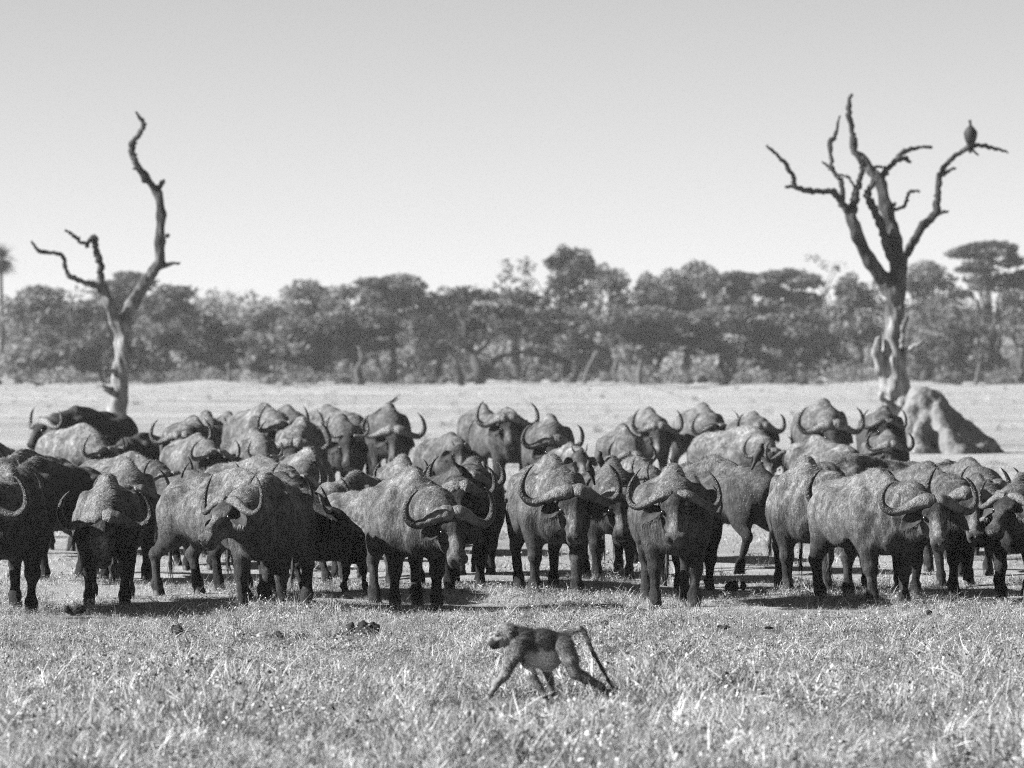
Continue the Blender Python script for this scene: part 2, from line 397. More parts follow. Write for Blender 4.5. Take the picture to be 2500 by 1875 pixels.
TREES = [
 ('round', 75, 684, 165, 25.5, .45, 'pale rounded tree beside the palm at the left end of the tree line'),
 ('round', 185, 722, 140, 25.0, .4, 'low rounded tree in the tree line just left of the left dead tree'),
 ('flat', 310, 661, 180, 24.5, .2, 'dark flat-topped tree rising directly behind the left dead tree'),
 ('flat', 415, 690, 150, 24.8, .2, 'dark flat-topped tree just right of the left dead tree limb'),
 ('thin', 525, 693, 95, 25.5, .7, 'pale thin-leaved tree left of the dip in the tree line'),
 ('flat', 480, 768, 240, 27.2, .18, 'low wide dark umbrella tree standing forward below the thin pale tree'),
 ('round', 640, 722, 160, 25.0, .35, 'mid grey tree right of the dip in the tree line'),
 ('round', 742, 678, 140, 24.6, .4, 'rounded tree with small peaked crown between the dip and the middle'),
 ('round', 838, 692, 150, 24.8, .38, 'rounded tree left of the broad dark tree above the herd middle'),
 ('flat', 955, 666, 200, 24.5, .2, 'broad dark-crowned tree left of the big spreading acacia'),
 ('round', 1065, 690, 130, 24.5, .45, 'lighter rounded tree behind the spreading acacia, on its left'),
 ('thin', 1268, 612, 120, 24.6, .4, 'sparse wispy tree with thin bare top beside the tallest tree'),
 ('round', 1405, 588, 120, 24.9, .08, 'tallest dark tree standing above the tree line'),
 ('round', 1492, 642, 100, 24.6, .55, 'pale rounded tree just right of the tallest dark tree'),
 ('round', 1580, 664, 130, 24.6, .42, 'mid grey tree between the tallest tree and the peaked one'),
 ('round', 1682, 625, 165, 24.6, .42, 'peaked broad tree halfway between tallest tree and right dead tree'),
 ('flat', 1795, 660, 160, 24.9, .18, 'dark flat-topped tree on the skyline left of the right dead tree'),
 ('flat', 1905, 655, 190, 24.9, .2, 'dark wide tree reaching the skyline behind the right dead tree limbs'),
 ('thin', 1985, 614, 160, 24.4, .7, 'pale feathery tree rising left of the right dead tree'),
 ('round', 2085, 650, 130, 24.4, .45, 'grey rounded tree directly behind the right dead tree trunk'),
 ('round', 2255, 628, 150, 24.6, .4, 'rounded tree between the right dead tree and the umbrella acacia'),
 ('flat', 2420, 586, 210, 25.6, .15, 'tall dark umbrella acacia at the right end of the tree line'),
 ('round', 2490, 655, 120, 25.2, .6, 'pale tree at the right edge below the umbrella acacia'),
 ('round', 95, 792, 210, 27.4, .4, 'low bushy tree standing forward at the left end'),
 ('round', 265, 770, 190, 27.2, .35, 'low bushy tree standing forward behind the left dead trunk'),
 ('round', 700, 770, 190, 27.2, .35, 'low dark-hearted tree standing forward below the dip'),
 ('flat', 880, 745, 220, 27.0, .2, 'dark spreading tree with straight forked trunk left of the acacia'),
 ('round', 1395, 742, 190, 27.0, .4, 'bushy tree standing forward under the tallest dark tree'),
 ('flat', 1565, 745, 230, 27.2, .25, 'dark flat-crowned tree standing forward above several pale trunks'),
 ('flat', 1770, 742, 240, 27.0, .35, 'wide flat-crowned tree standing forward under the skyline dark tree'),
 ('round', 1965, 735, 220, 27.0, .32, 'bushy tree standing forward left of the right dead trunk'),
 ('round', 2330, 735, 230, 27.2, .28, 'dark bushy tree standing forward above the termite mound'),
]
for i, (k, px, top, w, s, tone, lab) in enumerate(TREES):
    tree('acacia_tree' if k == 'flat' else 'bushveld_tree', lab, px, top, w, s, k, tone, 100 + i)

# the big spreading acacia with arching limbs
def big_acacia():
    r = np.random.default_rng(55); s = 29.4
    t = thing('acacia_tree', 'big spreading acacia with dark forked trunk and long arching limbs', 'tree', 'trees of the tree line', (P(1172, 0, s)[0], FPX / s, 0))
    L = lambda px, py: np.array([(px - 1172) / s, 0, EYE - (py - HZ) / s])
    lines = [([(1172, 944), (1170, 915), (1158, 880), (1145, 845), (1138, 800), (1120, 760)], .42, .14),
             ([(1174, 925), (1190, 900), (1212, 878), (1245, 864), (1285, 860), (1320, 868)], .26, .08),
             ([(1150, 870), (1180, 850), (1205, 820), (1235, 790)], .2, .08),
             ([(1128, 938), (1122, 905), (1105, 870), (1075, 850), (1035, 848), (1005, 840)], .22, .08),
             ([(1145, 845), (1110, 815), (1060, 790)], .16, .06)]
    parts = []
    for pl, a, b in lines:
        p = catmull([L(*q) + np.array([0, r.normal() * .5, 0]) for q in pl], 14); parts.append(tube(p, np.linspace(a * 1.25, b * 1.4, 14), 7, gnarl=.12, rr=r))
    v, f = join(parts); link('trunk', mesh_from('trunk', v, f, mats=[BARK]), t)
    C, T = [], []
    for i in range(46):
        px = r.uniform(1005, 1365); q = abs(px - 1185) / 180
        py = 712 + 60 * q ** 2 + r.choice([0, 12, 45, 80, 115]) + r.normal() * 6
        n = 95; d = r.normal(size=(n, 3)); d /= np.linalg.norm(d, axis=1, keepdims=True); d *= r.uniform(.2, 1, (n, 1)) ** .5
        C.append(L(px, py) + np.array([0, r.uniform(-3, 3), 0]) + d * np.array([1.3, 1.3, .5])); T.append(np.full(n, np.clip(.15 + r.normal() * .12, 0, 1)))
    C = np.concatenate(C); T = np.concatenate(T); V, F = leaf_cards(C, .24, r)
    link('crown', mesh_from('crown', V, F, {'tone': np.repeat(T, 4)}, [LEAF], False), t)
big_acacia()

# palm at the left edge
def palm():
    r = np.random.default_rng(5); s = 23.8; b = P(4, 938, s)
    t = thing('palm_tree', 'palm with ragged fan crown at the left edge of the tree line', 'tree', None, (b[0], b[1], 0))
    H = EYE + (HZ - 632) / s
    link('trunk', mesh_from('trunk', *tube(np.array([(0, 0, -.1), (.1, 0, H * .4), (-.05, 0, H * .8), (0, 0, H)]), [.28, .2, .17, .15], 8), mats=[BARK]), t)
    parts = []
    for i in range(70):
        th = r.uniform(0, 2 * math.pi); el = r.uniform(-1.3, 1.3); L = r.uniform(1.5, 2.4)
        d = np.array([math.cos(th) * math.cos(el), math.sin(th) * math.cos(el), math.sin(el)])
        side = np.cross(d, (0, 0, 1)); side /= max(np.linalg.norm(side), 1e-6); o = np.array([0, 0, H])
        for k in range(7):
            a = (k - 3) * .16; dd = d * math.cos(a) + side * math.sin(a); tip = o + dd * L - np.array([0, 0, .25 * L * math.cos(el)])
            m = o + dd * L * .5; w = np.cross(dd, (.3, .2, 1)) * .06
            parts.append((np.array([o, m + w, tip, m - w]), [[0, 1, 2, 3]]))
    v, f = join(parts); link('crown', mesh_from('crown', v, f, {'tone': np.clip(r.normal(.15, .05, len(v)), 0, 1)}, [LEAF], False), t)
palm()

# pale bare trunks among the bushes
for lab, pl, w in [
    ('pale leaning bare trunk forked at its top, below the tallest tree', [(1425, 941), (1434, 905), (1452, 868), (1462, 855)], 11),
    ('pale upright bare trunk just right of the leaning pale trunk', [(1507, 941), (1498, 908), (1506, 880), (1498, 850)], 9),
    ('short stout pale stump third in the row of pale trunks', [(1562, 941), (1560, 915), (1566, 878)], 16),
    ('pale split trunk under the dark forked tree left of the acacia', [(880, 941), (870, 905), (884, 872), (874, 845)], 10),
    ('short pale stump just right of the left dead tree', [(557, 938), (560, 910), (556, 888)], 10),
    ('pale broken trunk at the right end under the umbrella acacia', [(2382, 938), (2388, 905), (2392, 885)], 10)]:
    s = 28.3; x0 = pl[0][0]
    p = catmull([np.array([(a - x0) / s, 0, EYE - (b - HZ) / s]) for a, b in pl], 10)
    t = link('bare_trunk', mesh_from('bare_trunk', *tube(p, np.linspace(w, w * .7, 10) / s / 2, 8, gnarl=.15), mats=[PALEBARK]), label=lab, category='tree trunk', group='pale bare trunks')
    t.location = ((x0 - 1250) / s, FPX / s, 0)

# undergrowth in front of and between the trees: one mass
def undergrowth(name, s0, s1, n, hmin, hmax, tone, sd, per, leaf):
    r = np.random.default_rng(sd); C, T = [], []
    for i in range(n):
        s = r.uniform(s0, s1); px = r.uniform(-60, 2560); h = r.uniform(hmin, hmax) * (.45 if 985 < px < 1365 and s > 25 else 1); w = h * r.uniform(.6, 1.2)
        m = per; d = r.normal(size=(m, 3)); d /= np.linalg.norm(d, axis=1, keepdims=True); d *= r.uniform(.3, 1, (m, 1)) ** .5
        d[:, 2] = np.abs(d[:, 2])
        C.append(np.array([(px - 1250) / s, FPX / s, 0.1]) + d * np.array([w, w, h])); T.append(np.full(m, np.clip(r.normal(tone, .16), 0, 1)))
    C = np.concatenate(C); T = np.concatenate(T) + r.normal(0, .06, len(C))
    V, F = leaf_cards(C, leaf, r, .3)
    link(name, mesh_from(name, V, F, {'tone': np.repeat(np.clip(T, 0, 1), 4)}, [LEAF], False), kind='stuff')
undergrowth('undergrowth', 25.6, 28.2, 170, .3, 1.9, .55, 31, 170, .17)
undergrowth('bush_thicket', 22.8, 24.3, 260, 2.0, 5.0, .8, 33, 420, .24)  # tone raised to paint haze and light behind the trunks
undergrowth('far_woodland', 20.5, 22.8, 200, 5.5, 10.4, .55, 35, 800, .38)

# ------------------------------------------------------------------ the two dead trees and the termite mound
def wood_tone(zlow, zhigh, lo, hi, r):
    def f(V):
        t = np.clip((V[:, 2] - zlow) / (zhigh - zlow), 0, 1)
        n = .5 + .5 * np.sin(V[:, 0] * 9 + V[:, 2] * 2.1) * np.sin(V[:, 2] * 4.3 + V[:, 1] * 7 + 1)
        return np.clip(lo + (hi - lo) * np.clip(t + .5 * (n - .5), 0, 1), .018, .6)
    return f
def dead_tree(label, base, s, trunk, branches, tone, hvox, seed):
    r = np.random.default_rng(seed); x0 = base[0]
    t = thing('dead_tree', label, 'dead tree', 'dead trees', ((x0 - 1250) / s, FPX / s, 0))
    def L(px, py, dy): return np.array([(px - x0) / s, dy, EYE - (py - HZ) / s])
    sd = Sdf()
    for pl in trunk:
        pts = [L(a, b, c) for a, b, c, w in pl]; rs = [w / s / 2 for *_, w in pl]
        sd.chain(pts, rs, .12)
    nz = lambda X, Y, Z: .034 * np.sin(X * 11 + 2 * np.sin(Z * 2.3)) * np.sin(Y * 12 + Z * 1.7) + .018 * np.sin(Z * 9 + X * 6) * np.sin(X * 23 + Z * 2)
    V, F = sd.build(hvox, nz, zmin=-.3)
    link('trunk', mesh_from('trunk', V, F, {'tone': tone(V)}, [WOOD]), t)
    for pl in branches:
        n = max(8, 7 * len(pl)); q = catmull([np.append(L(a, b, c), w / s / 2) for a, b, c, w in pl], n)
        q[1:-1, :3] += r.normal(size=(n - 2, 3)) * .016
        v, f = tube(q[:, :3], np.maximum(q[:, 3], .012), 8, gnarl=.14, rr=r)
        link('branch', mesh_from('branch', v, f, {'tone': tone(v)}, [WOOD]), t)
    return t
dead_tree('bleached dead tree with one tall wavy limb and one low forked limb', (279, 1075), 79.0,
 [[(279, 1092, 0, 58), (283, 1040, 0, 50), (287, 979, 0, 46), (296, 898, 0, 38), (300, 840, 0, 36), (302, 795, 0, 34), (320, 746, .15, 32), (347, 697, .3, 28), (385, 646, .4, 26), (388, 589, .4, 24), (393, 524, .5, 22), (382, 470, .5, 19), (353, 431, .4, 17), (328, 394, .3, 16)],
  [(298, 811, 0, 28), (282, 784, -.1, 28), (266, 735, -.3, 26), (255, 708, -.4, 22), (247, 686, -.4, 18)]],
 [[(328, 394, .3, 16), (320, 358, .25, 16), (339, 328, .2, 13), (349, 301, .2, 11), (331, 273, .1, 6)],
  [(247, 690, -.4, 19), (248, 643, -.5, 17), (236, 602, -.5, 15), (235, 580, -.55, 14), (222, 590, -.6, 11), (216, 606, -.6, 9)],
  [(222, 592, -.6, 5), (203, 594, -.7, 8), (185, 577, -.8, 9), (165, 563, -.9, 6)],
  [(258, 712, -.4, 18), (239, 697, -.5, 15), (195, 684, -.8, 12), (171, 670, -.9, 12), (157, 624, -1.1, 11), (108, 616, -1.3, 10), (87, 591, -1.4, 5)],
  [(380, 465, .5, 16), (392, 446, .6, 12), (397, 440, .6, 9)], [(392, 582, .4, 12), (404, 575, .3, 8), (412, 572, .3, 5)],
  [(386, 648, .4, 18), (410, 645, .3, 10), (437, 642, .2, 5)], [(345, 412, .3, 10), (330, 410, .2, 6), (325, 411, .2, 4)], [(358, 437, .4, 10), (345, 443, .3, 6)],
  [(285, 905, -.15, 14), (266, 903, -.3, 11), (256, 901, -.4, 8)], [(283, 955, -.1, 18), (262, 950, -.3, 14), (252, 940, -.4, 10)], [(312, 860, 0, 12), (322, 855, -.1, 12), (327, 851, -.1, 8)]],
 wood_tone(3.0, 6.0, .19, .028, None), .04, 3)

dead_tree('many-limbed dead tree leaning over the termite mound with bird on its branch', (2200, 1010), 84.0,
 [[(2212, 1050, 0, 78), (2205, 999, 0, 66), (2186, 940, 0, 66), (2180, 880, 0, 60), (2182, 820, 0, 46), (2184, 755, 0, 44), (2186, 710, 0, 48), (2194, 660, 0, 40), (2183, 588, 0, 34), (2166, 511, .1, 30), (2152, 450, .15, 27), (2111, 394, .2, 23), (2086, 372, .2, 19)],
  [(2180, 720, 0, 36), (2160, 688, -.1, 36), (2122, 638, -.3, 33), (2088, 577, -.5, 30), (2075, 522, -.6, 28)],
  [(2192, 690, .1, 24), (2202, 638, .3, 24), (2233, 588, .5, 19), (2260, 549, .6, 19), (2294, 516, .8, 19)],
  [(2147, 826, -.25, 16), (2137, 865, -.3, 22), (2150, 905, -.25, 26), (2168, 950, -.15, 28)],
  [(2180, 1010, -.1, 36), (2160, 990, -.4, 22), (2148, 962, -.6, 10)]],
 [[(2086, 372, .2, 20), (2083, 327, .2, 16), (2072, 267, .1, 13), (2079, 229, .1, 7)],
  [(2075, 524, -.6, 26), (2050, 499, -.7, 17), (2030, 469, -.8, 15), (1983, 469, -1, 13), (1939, 461, -1.2, 12), (1930, 430, -1.3, 12), (1900, 394, -1.5, 10), (1865, 361, -1.7, 6)],
  [(1945, 462, -1.2, 9), (1925, 458, -1.2, 8), (1913, 459, -1.2, 6)],
  [(2054, 502, -.7, 14), (2051, 444, -.5, 13), (2030, 416, -.4, 11), (2025, 350, -.3, 13), (2038, 333, -.2, 10), (2050, 283, -.1, 5)],
  [(2034, 420, -.4, 9), (2020, 408, -.4, 7), (2005, 396, -.4, 4)],
  [(2076, 520, -.6, 28), (2087, 475, -.5, 20), (2102, 418, -.3, 13), (2104, 385, -.2, 9)],
  [(2045, 428, -.5, 6), (2068, 434, -.5, 6), (2086, 462, -.5, 5)],
  [(2183, 655, -.2, 24), (2160, 588, -.3, 22), (2149, 549, -.35, 22), (2133, 516, -.4, 19), (2116, 477, -.4, 18), (2132, 444, -.3, 15)],
  [(2150, 445, .15, 20), (2160, 422, .3, 16), (2188, 394, .5, 14), (2210, 369, .7, 13), (2244, 358, .9, 10), (2284, 355, 1.1, 7)],
  [(2195, 388, .5, 13), (2213, 384, .5, 13), (2224, 396, .4, 8)], [(2133, 408, .2, 8), (2150, 406, .3, 6), (2168, 410, .3, 5)],
  [(2172, 514, .1, 10), (2208, 502, -.1, 9), (2217, 472, -.2, 8), (2244, 467, -.3, 6)], [(2176, 508, .1, 7), (2186, 496, 0, 7)],
  [(2292, 518, .8, 19), (2296, 466, .9, 16), (2303, 420, 1, 15), (2333, 383, 1.1, 12), (2371, 358, 1.2, 12), (2394, 350, 1.3, 11), (2427, 354, 1.4, 10), (2474, 369, 1.5, 5)],
  [(2302, 428, 1, 10), (2322, 414, .9, 9), (2338, 407, .8, 6)], [(2292, 520, .8, 10), (2308, 516, .7, 8), (2319, 515, .6, 5)], [(2378, 358, 1.2, 6), (2388, 368, 1.2, 5), (2397, 375, 1.2, 4)],
  [(2200, 850, -.3, 14), (2202, 812, -.3, 12), (2208, 785, -.35, 12), (2214, 776, -.4, 8)], [(2205, 858, -.2, 14), (2230, 845, -.4, 11), (2252, 833, -.5, 9)]],
 wood_tone(2.0, 5.0, .25, .034, None), .04, 4)

def mound():
    r = np.random.default_rng(9); s = 91.0; c = P(2270, 1106, s)
    t = link('termite_mound', None) if False else None
    sd = Sdf()
    sd.cone((.05, .5, 1.22), (.32, .6, -.3), .52, 1.72, .3)
    sd.cone((-.28, .35, 1.42), (-.25, .4, .2), .32, .8, .3); sd.cone((-.45, .1, 1.05), (-.55, .1, 0), .18, .55, .25)
    sd.cone((.22, -.25, 1.25), (.45, -.4, .2), .12, .45, .2); sd.cone((.9, .1, .55), (1.2, 0, 0), .3, .6, .3)
    sd.cone((-.3, -.6, .6), (-.3, -.8, 0), .2, .4, .2); sd.cone((.5, -.8, .5), (.7, -.9, 0), .15, .4, .2)
    def nz(X, Y, Z):
        ang = np.arctan2(Y - .4, X - .1)
        return .05 * np.sin(ang * 11 + Z * 2 + np.sin(Z * 5)) * np.clip(1.5 - Z, 0, 1) + .035 * np.sin(X * 5 + np.sin(Y * 4 + Z * 3)) * np.sin(Z * 4 + Y * 3) + .018 * np.sin(X * 13 + Z * 5) * np.sin(Y * 11 + 2) + .016 * np.sin(Z * 19 + X * 7) * np.sin(X * 17 + Y * 13)
    V, F = sd.build(.045, nz, zmin=-.25)
    o = link('termite_mound', mesh_from('termite_mound', V, F, mats=[DIRT]), label='pale conical termite mound at the foot of the right dead tree', category='termite mound')
    o.location = (c[0], c[1], 0)
mound()

# ------------------------------------------------------------------ animals
def strands(V, N, tone, r, n, flow, length, width, lift):
    """Short hairs lying along the coat, one thin triangle each."""
    i = r.integers(0, len(V), n); p = V[i]; nn = N[i]
    d = flow(p, nn) + r.normal(size=(n, 3)) * .35
    d -= nn * np.sum(d * nn, 1, keepdims=True); d /= np.maximum(np.linalg.norm(d, axis=1, keepdims=True), 1e-6)
    L = length(p, nn) * r.uniform(.6, 1.3, n); lf = lift(p, nn)
    side = np.cross(nn, d)
    tip = p + d * L[:, None] + nn * (L * lf)[:, None]
    W = np.stack([p - side * width - nn * .004, p + side * width - nn * .004, tip], 1).reshape(-1, 3)
    tn = np.repeat(tone[i] * r.uniform(.55, 1.6, n), 3)
    return W, np.arange(3 * n).reshape(n, 3), tn

BULL = dict(path=[(.004, .0, .105), (.085, -.01, .115), (.19, .005, .09), (.32, .05, .035), (.45, .055, -.005), (.545, -.03, .015), (.555, -.14, .09), (.505, -.235, .17), (.425, -.30, .225)],
            ra=[.098, .110, .084, .060, .052, .045, .035, .022, .004], ru=[.066, .072, .060, .052, .048, .042, .033, .021, .004])
COW = dict(path=[(.03, .0, .10), (.12, .0, .11), (.21, .03, .08), (.32, .07, .02), (.42, .07, -.02), (.48, -.01, .0), (.475, -.11, .08), (.42, -.19, .16), (.35, -.24, .22)],
           ra=[.062, .066, .058, .048, .041, .034, .026, .016, .004], ru=[.05, .055, .05, .045, .039, .032, .025, .015, .004])
YOUNG = dict(path=[(.09, -.01, .07), (.14, -.01, .07), (.20, -.01, .06), (.26, -.03, .06), (.30, -.08, .08), (.31, -.14, .12), (.30, -.19, .16), (.28, -.23, .19), (.26, -.26, .21)],
             ra=[.035, .036, .034, .03, .026, .022, .017, .011, .003], ru=[.035, .036, .034, .03, .026, .022, .017, .011, .003])
CALF = dict(path=[(.09, -.02, .05), (.11, -.03, .06), (.125, -.045, .07), (.14, -.06, .08), (.15, -.08, .09), (.155, -.10, .10), (.158, -.115, .11), (.16, -.13, .12), (.16, -.145, .125)],
            ra=[.022, .022, .02, .018, .016, .013, .010, .006, .002], ru=[.022, .022, .02, .018, .016, .013, .010, .006, .002])
HORNS = dict(bull=BULL, cow=COW, young=YOUNG, calf=CALF)

ax_eye = None
def eye_mesh():
    V, F = [], []
    n, m = 8, 6
    for i in range(1, m):
        for j in range(n):
            a, b = math.pi * i / m, 2 * math.pi * j / n
            V.append((math.sin(a) * math.cos(b), math.sin(a) * math.sin(b), math.cos(a)))
    F = [[i * n + j, i * n + (j + 1) % n, (i + 1) * n + (j + 1) % n, (i + 1) * n + j] for i in range(m - 2) for j in range(n)]
    F += [list(range(n))[::-1], [(m - 2) * n + j for j in range(n)]]
    return mesh_from('eye', np.array(V) * .024, F, mats=[EYE_M])
EYE_ME = eye_mesh()
def hoof_mesh():
    parts = []
    for sg in (-1, 1):
        rings = [(.10, .024, .040, .0), (.055, .034, .056, .012), (.0, .038, .070, .026)]
        V = []
        for z, ry, rx, dx in rings:
            for j in range(9):
                t = 2 * math.pi * j / 9; V.append((dx + rx * math.cos(t), sg * .034 + ry * math.sin(t), z))
        F = [[i * 9 + j, i * 9 + (j + 1) % 9, (i + 1) * 9 + (j + 1) % 9, (i + 1) * 9 + j] for i in range(2) for j in range(9)] + [list(range(9)), [18 + j for j in range(9)][::-1]]
        parts.append((np.array(V), F))
    return mesh_from('hoof', *join(parts), mats=[HOOF])
HOOF_ME = hoof_mesh()

GROUP = 'buffalo of the herd'
def buffalo(label, x, s, top, heading, poll=None, yaw=None, pitch=58, horns='cow', hs=1.0, coat_tone=1.0, legs=None, vox=None, hair=None, tail=None, roll=0, fwd=.80, ears=1.0, seed=None, g=None):
    """One buffalo. x, top: photograph pixels of its withers; s: pixels per metre there; heading: 0 faces the camera, + turns to the right."""
    seed = int(x * 7 + s * 13) & 0xffff if seed is None else seed
    r = np.random.default_rng(seed)
    size = (HZ + EYE * s - top) / s / 1.50
    h = R(heading)
    if yaw is None: yaw = heading + r.uniform(-14, 14)
    if pitch == 58: pitch = 58 + r.uniform(-9, 9)
    psi = R(yaw - heading)
    if poll is not None:
        dX = (poll[0] - x) / s / size
        f = fwd
        c = math.cos(h)
        lat = (dX - math.sin(h) * f) / c if abs(c) > .35 else 0.0
        lat = max(-.5, min(.5, lat)); pz = (EYE - (poll[1] - HZ) / s) / size
        pz = max(.55, min(1.32, pz)); 
    else:
        f, lat, pz = fwd, 0.0, 1.15
    H = np.array([f, lat, pz])
    cp, sp = math.cos(R(pitch)), math.sin(R(pitch)); cy_, sy_ = math.cos(psi), math.sin(psi)
    A = np.array([cp * cy_, cp * sy_, -sp]); W = np.array([-sy_, cy_, 0]); U = np.array([sp * cy_, sp * sy_, cp])
    if roll:
        cr, sr = math.cos(R(roll)), math.sin(R(roll)); W, U = W * cr + U * sr, U * cr - W * sr
    M = np.stack([A, W, U], 1)
    HK = .94; hp = lambda a, w, u: H + HK * (a * A + w * W + u * U)
    calf = horns == 'calf'
    fat = r.uniform(.94, 1.06); girth = g or ({'young': .88, 'calf': .88, 'cow': .95, 'bull': 1.03}[horns] * fat)
    vox = vox or (.0225 if s > 216 else .029 if s > 200 else .036 if s > 160 else .044)
    sd = Sdf()
    # trunk
    sd.ell((-.60, 0, .965), (.82, .395 * girth, .365 * fat), .10); sd.ell((.0, 0, .965), (.42, .335 * girth, .385), .10)
    sd.ell((-1.15, 0, 1.02), (.40, .325 * girth, .36), .10); sd.ell((-.10, 0, 1.17), (.52, .10, .33), .18)
    sd.cone((-.1, 0, 1.42), (-.85, 0, 1.31), .05, .05, .16); sd.cone((-.85, 0, 1.31), (-1.42, 0, 1.15), .05, .07, .14)
    for sg in (-1, 1):
        sd.ell((-.76, sg * .40, 1.10), (.13, .06, .12), .08, None, True); sd.ell((-1.0, sg * .27, 1.20), (.14, .07, .075), .08); sd.ell((-1.46, sg * .12, 1.02), (.08, .07, .09), .08)
        sd.ell((.06, sg * .255, .96), (.18, .11, .36), .09)
        sd.ell((-.42, sg * .345, .84), (.30, .05, .18), .10)
    # neck and throat
    nb = np.array([.22, lat * .25, 1.06]); nm = nb * .5 + (H - .05 * A - .07 * U) * .5 + np.array([0, 0, .02]); ne = hp(.04, 0, -.09)
    sd.cone(nb, nm, .32, .25, .10, flat=.78); sd.cone(nm, ne, .25, .155, .08)
    th = hp(.17, 0, -.16)
    sd.cone((.32, lat * .2, .84), th, .18, .09, .12, flat=.7); sd.ell((.22, 0, .78), (.26, .19, .20), .12)
    h0 = len(sd.p)
    # head
    sd.ell(hp(.10, 0, .0), (.19, .148, .155), .06, M); sd.cone(hp(.12, 0, -.01), hp(.44, 0, -.01), .125, .085, .06)
    sd.ell(hp(.50, 0, -.012), (.085, .116, .092), .05, M); sd.ell(hp(.552, 0, .028), (.042, .082, .050), .04, M); sd.ell(hp(.51, 0, -.095), (.07, .072, .04), .04, M)
    sd.cone(hp(.14, 0, -.13), hp(.47, 0, -.075), .085, .055, .06); sd.cone(hp(.0, 0, .06), hp(.42, 0, .072), .055, .040, .06)
    for sg in (-1, 1):
        sd.ell(hp(.135, sg * .128, .075), (.06, .042, .04), .04, M); sd.ell(hp(.21, sg * .095, -.085), (.14, .05, .10), .05, M)
        sd.ell(hp(.515, sg * .085, .035), (.045, .03, .035), .03, M)
        sd.ell(hp(.585, sg * .05, .035), (.035, .020, .026), .012, M, True)
        sd.ell(hp(.19, sg * .165, .045), (.04, .03, .026), .02, M, True); sd.ell(hp(.33, sg * .125, .03), (.10, .045, .05), .05, M, True)
        sd.cone(hp(.585, sg * .08, -.062), hp(.44, sg * .122, -.058), .013, .010, .015, True)
    sd.cone(hp(.592, -.09, -.062), hp(.592, .09, -.062), .016, .016, .015, True)
    for i_ in range(h0, len(sd.p)):
        q_ = list(sd.p[i_]); q_[2 if q_[0] == 'e' else 3] = q_[2 if q_[0] == 'e' else 3] * HK
        if q_[0] == 'c': q_[4] *= HK
        sd.p[i_] = tuple(q_)
    # legs: front left, front right, hind left, hind right; each (swing of the foot, lift)
    legs = legs or [(r.uniform(-.12, .14), 0) for _ in range(4)]
    feet = []
    for (dx, lift), sg, hind in zip(legs, (1, -1, 1, -1), (0, 0, 1, 1)):
        if not hind:
            sh, kn, fe, ho = (.10, sg * .235, .84), (.14 + dx * .55, sg * .215, .42 + lift * .5), (.12 + dx, sg * .205, .13 + lift), (.16 + dx, sg * .205, .05 + lift)
            sd.cone(sh, kn, .140, .070, .07); sd.cone(kn, fe, .062, .046, .03); sd.ell(kn, (.074, .074, .085), .04)
        else:
            sd.ell((-1.16, sg * .20, .90), (.27, .145, .34), .09)
            kn, fe, ho = (-1.42 + dx * .55, sg * .225, .47 + lift * .5), (-1.35 + dx, sg * .215, .14 + lift), (-1.31 + dx, sg * .215, .05 + lift)
            sd.cone((-1.08, sg * .21, .76), kn, .145, .066, .07); sd.cone(kn, fe, .060, .047, .03); sd.ell((kn[0] - .02, kn[1], kn[2] + .02), (.07, .055, .08), .05)
        sd.ell(fe, (.066, .064, .06), .04); sd.cone(fe, ho, .058, .066, .03)
        feet.append((ho[0] - .02, ho[1], max(ho[2] - .05, 0)))
    ph = r.uniform(0, 6.28, 6)
    def nz(X, Y, Z):
        body = .009 * np.sin(X * 17 + ph[0] + 2 * np.sin(Z * 4 + ph[1])) * np.sin(Z * 9 + Y * 5 + ph[2]) + .004 * np.sin(X * 31 + Z * 13 + ph[3]) * np.sin(Y * 27 + Z * 7 + ph[4])
        neck = np.exp(-((X - .45) / .25) ** 2) * .013 * np.sin((X - .3 * (Z - 1)) * 48 + ph[5] + 2 * np.sin(Z * 6 + Y * 5))
        rib = np.exp(-((X + .5) / .3) ** 2) * np.exp(-((Z - .95) / .2) ** 2) * .010 * np.sin(X * 44)
        return body + neck + rib
    V, F = sd.build(vox, nz)
    Nn = vnormals(V, F)
    # coat tone: dark lower legs and muzzle, upper body lightened for dust and for painted-in sunlight
    z = V[:, 2]; hl = (V - H) @ M
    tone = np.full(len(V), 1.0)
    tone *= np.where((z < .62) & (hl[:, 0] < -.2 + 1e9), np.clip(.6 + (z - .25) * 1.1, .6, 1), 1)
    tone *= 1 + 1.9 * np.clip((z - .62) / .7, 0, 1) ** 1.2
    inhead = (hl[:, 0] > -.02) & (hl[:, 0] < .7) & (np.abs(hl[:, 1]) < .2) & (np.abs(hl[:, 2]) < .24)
    headtone = 1.6 + 1.4 * ((hl[:, 2] > .03) & (hl[:, 0] > .24) & (hl[:, 0] < .46) & (np.abs(hl[:, 1]) < .07)) - .5 * (hl[:, 0] > .5) - .6 * ((hl[:, 0] < .16) & (hl[:, 2] > .0))  # head colour raised in place of light, so dark faces show
    tone = np.where(inhead, headtone, tone) * coat_tone  # per-animal multiplier on the whole coat, head and legs included
    w0 = P(x, 0, s)
    t = thing('buffalo', label, 'buffalo', GROUP, (w0[0], w0[1], 0), h - R(90), size)
    wet = np.where(inhead & (hl[:, 0] > .535) & (hl[:, 2] > -.06), 1.0, 0.0)
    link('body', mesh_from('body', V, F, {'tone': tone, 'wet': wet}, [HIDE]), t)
    # horns
    hd = HORNS[horns]; jw, jt, ju = r.uniform(.93, 1.05), r.uniform(-.04, .05), r.uniform(-.05, .04)
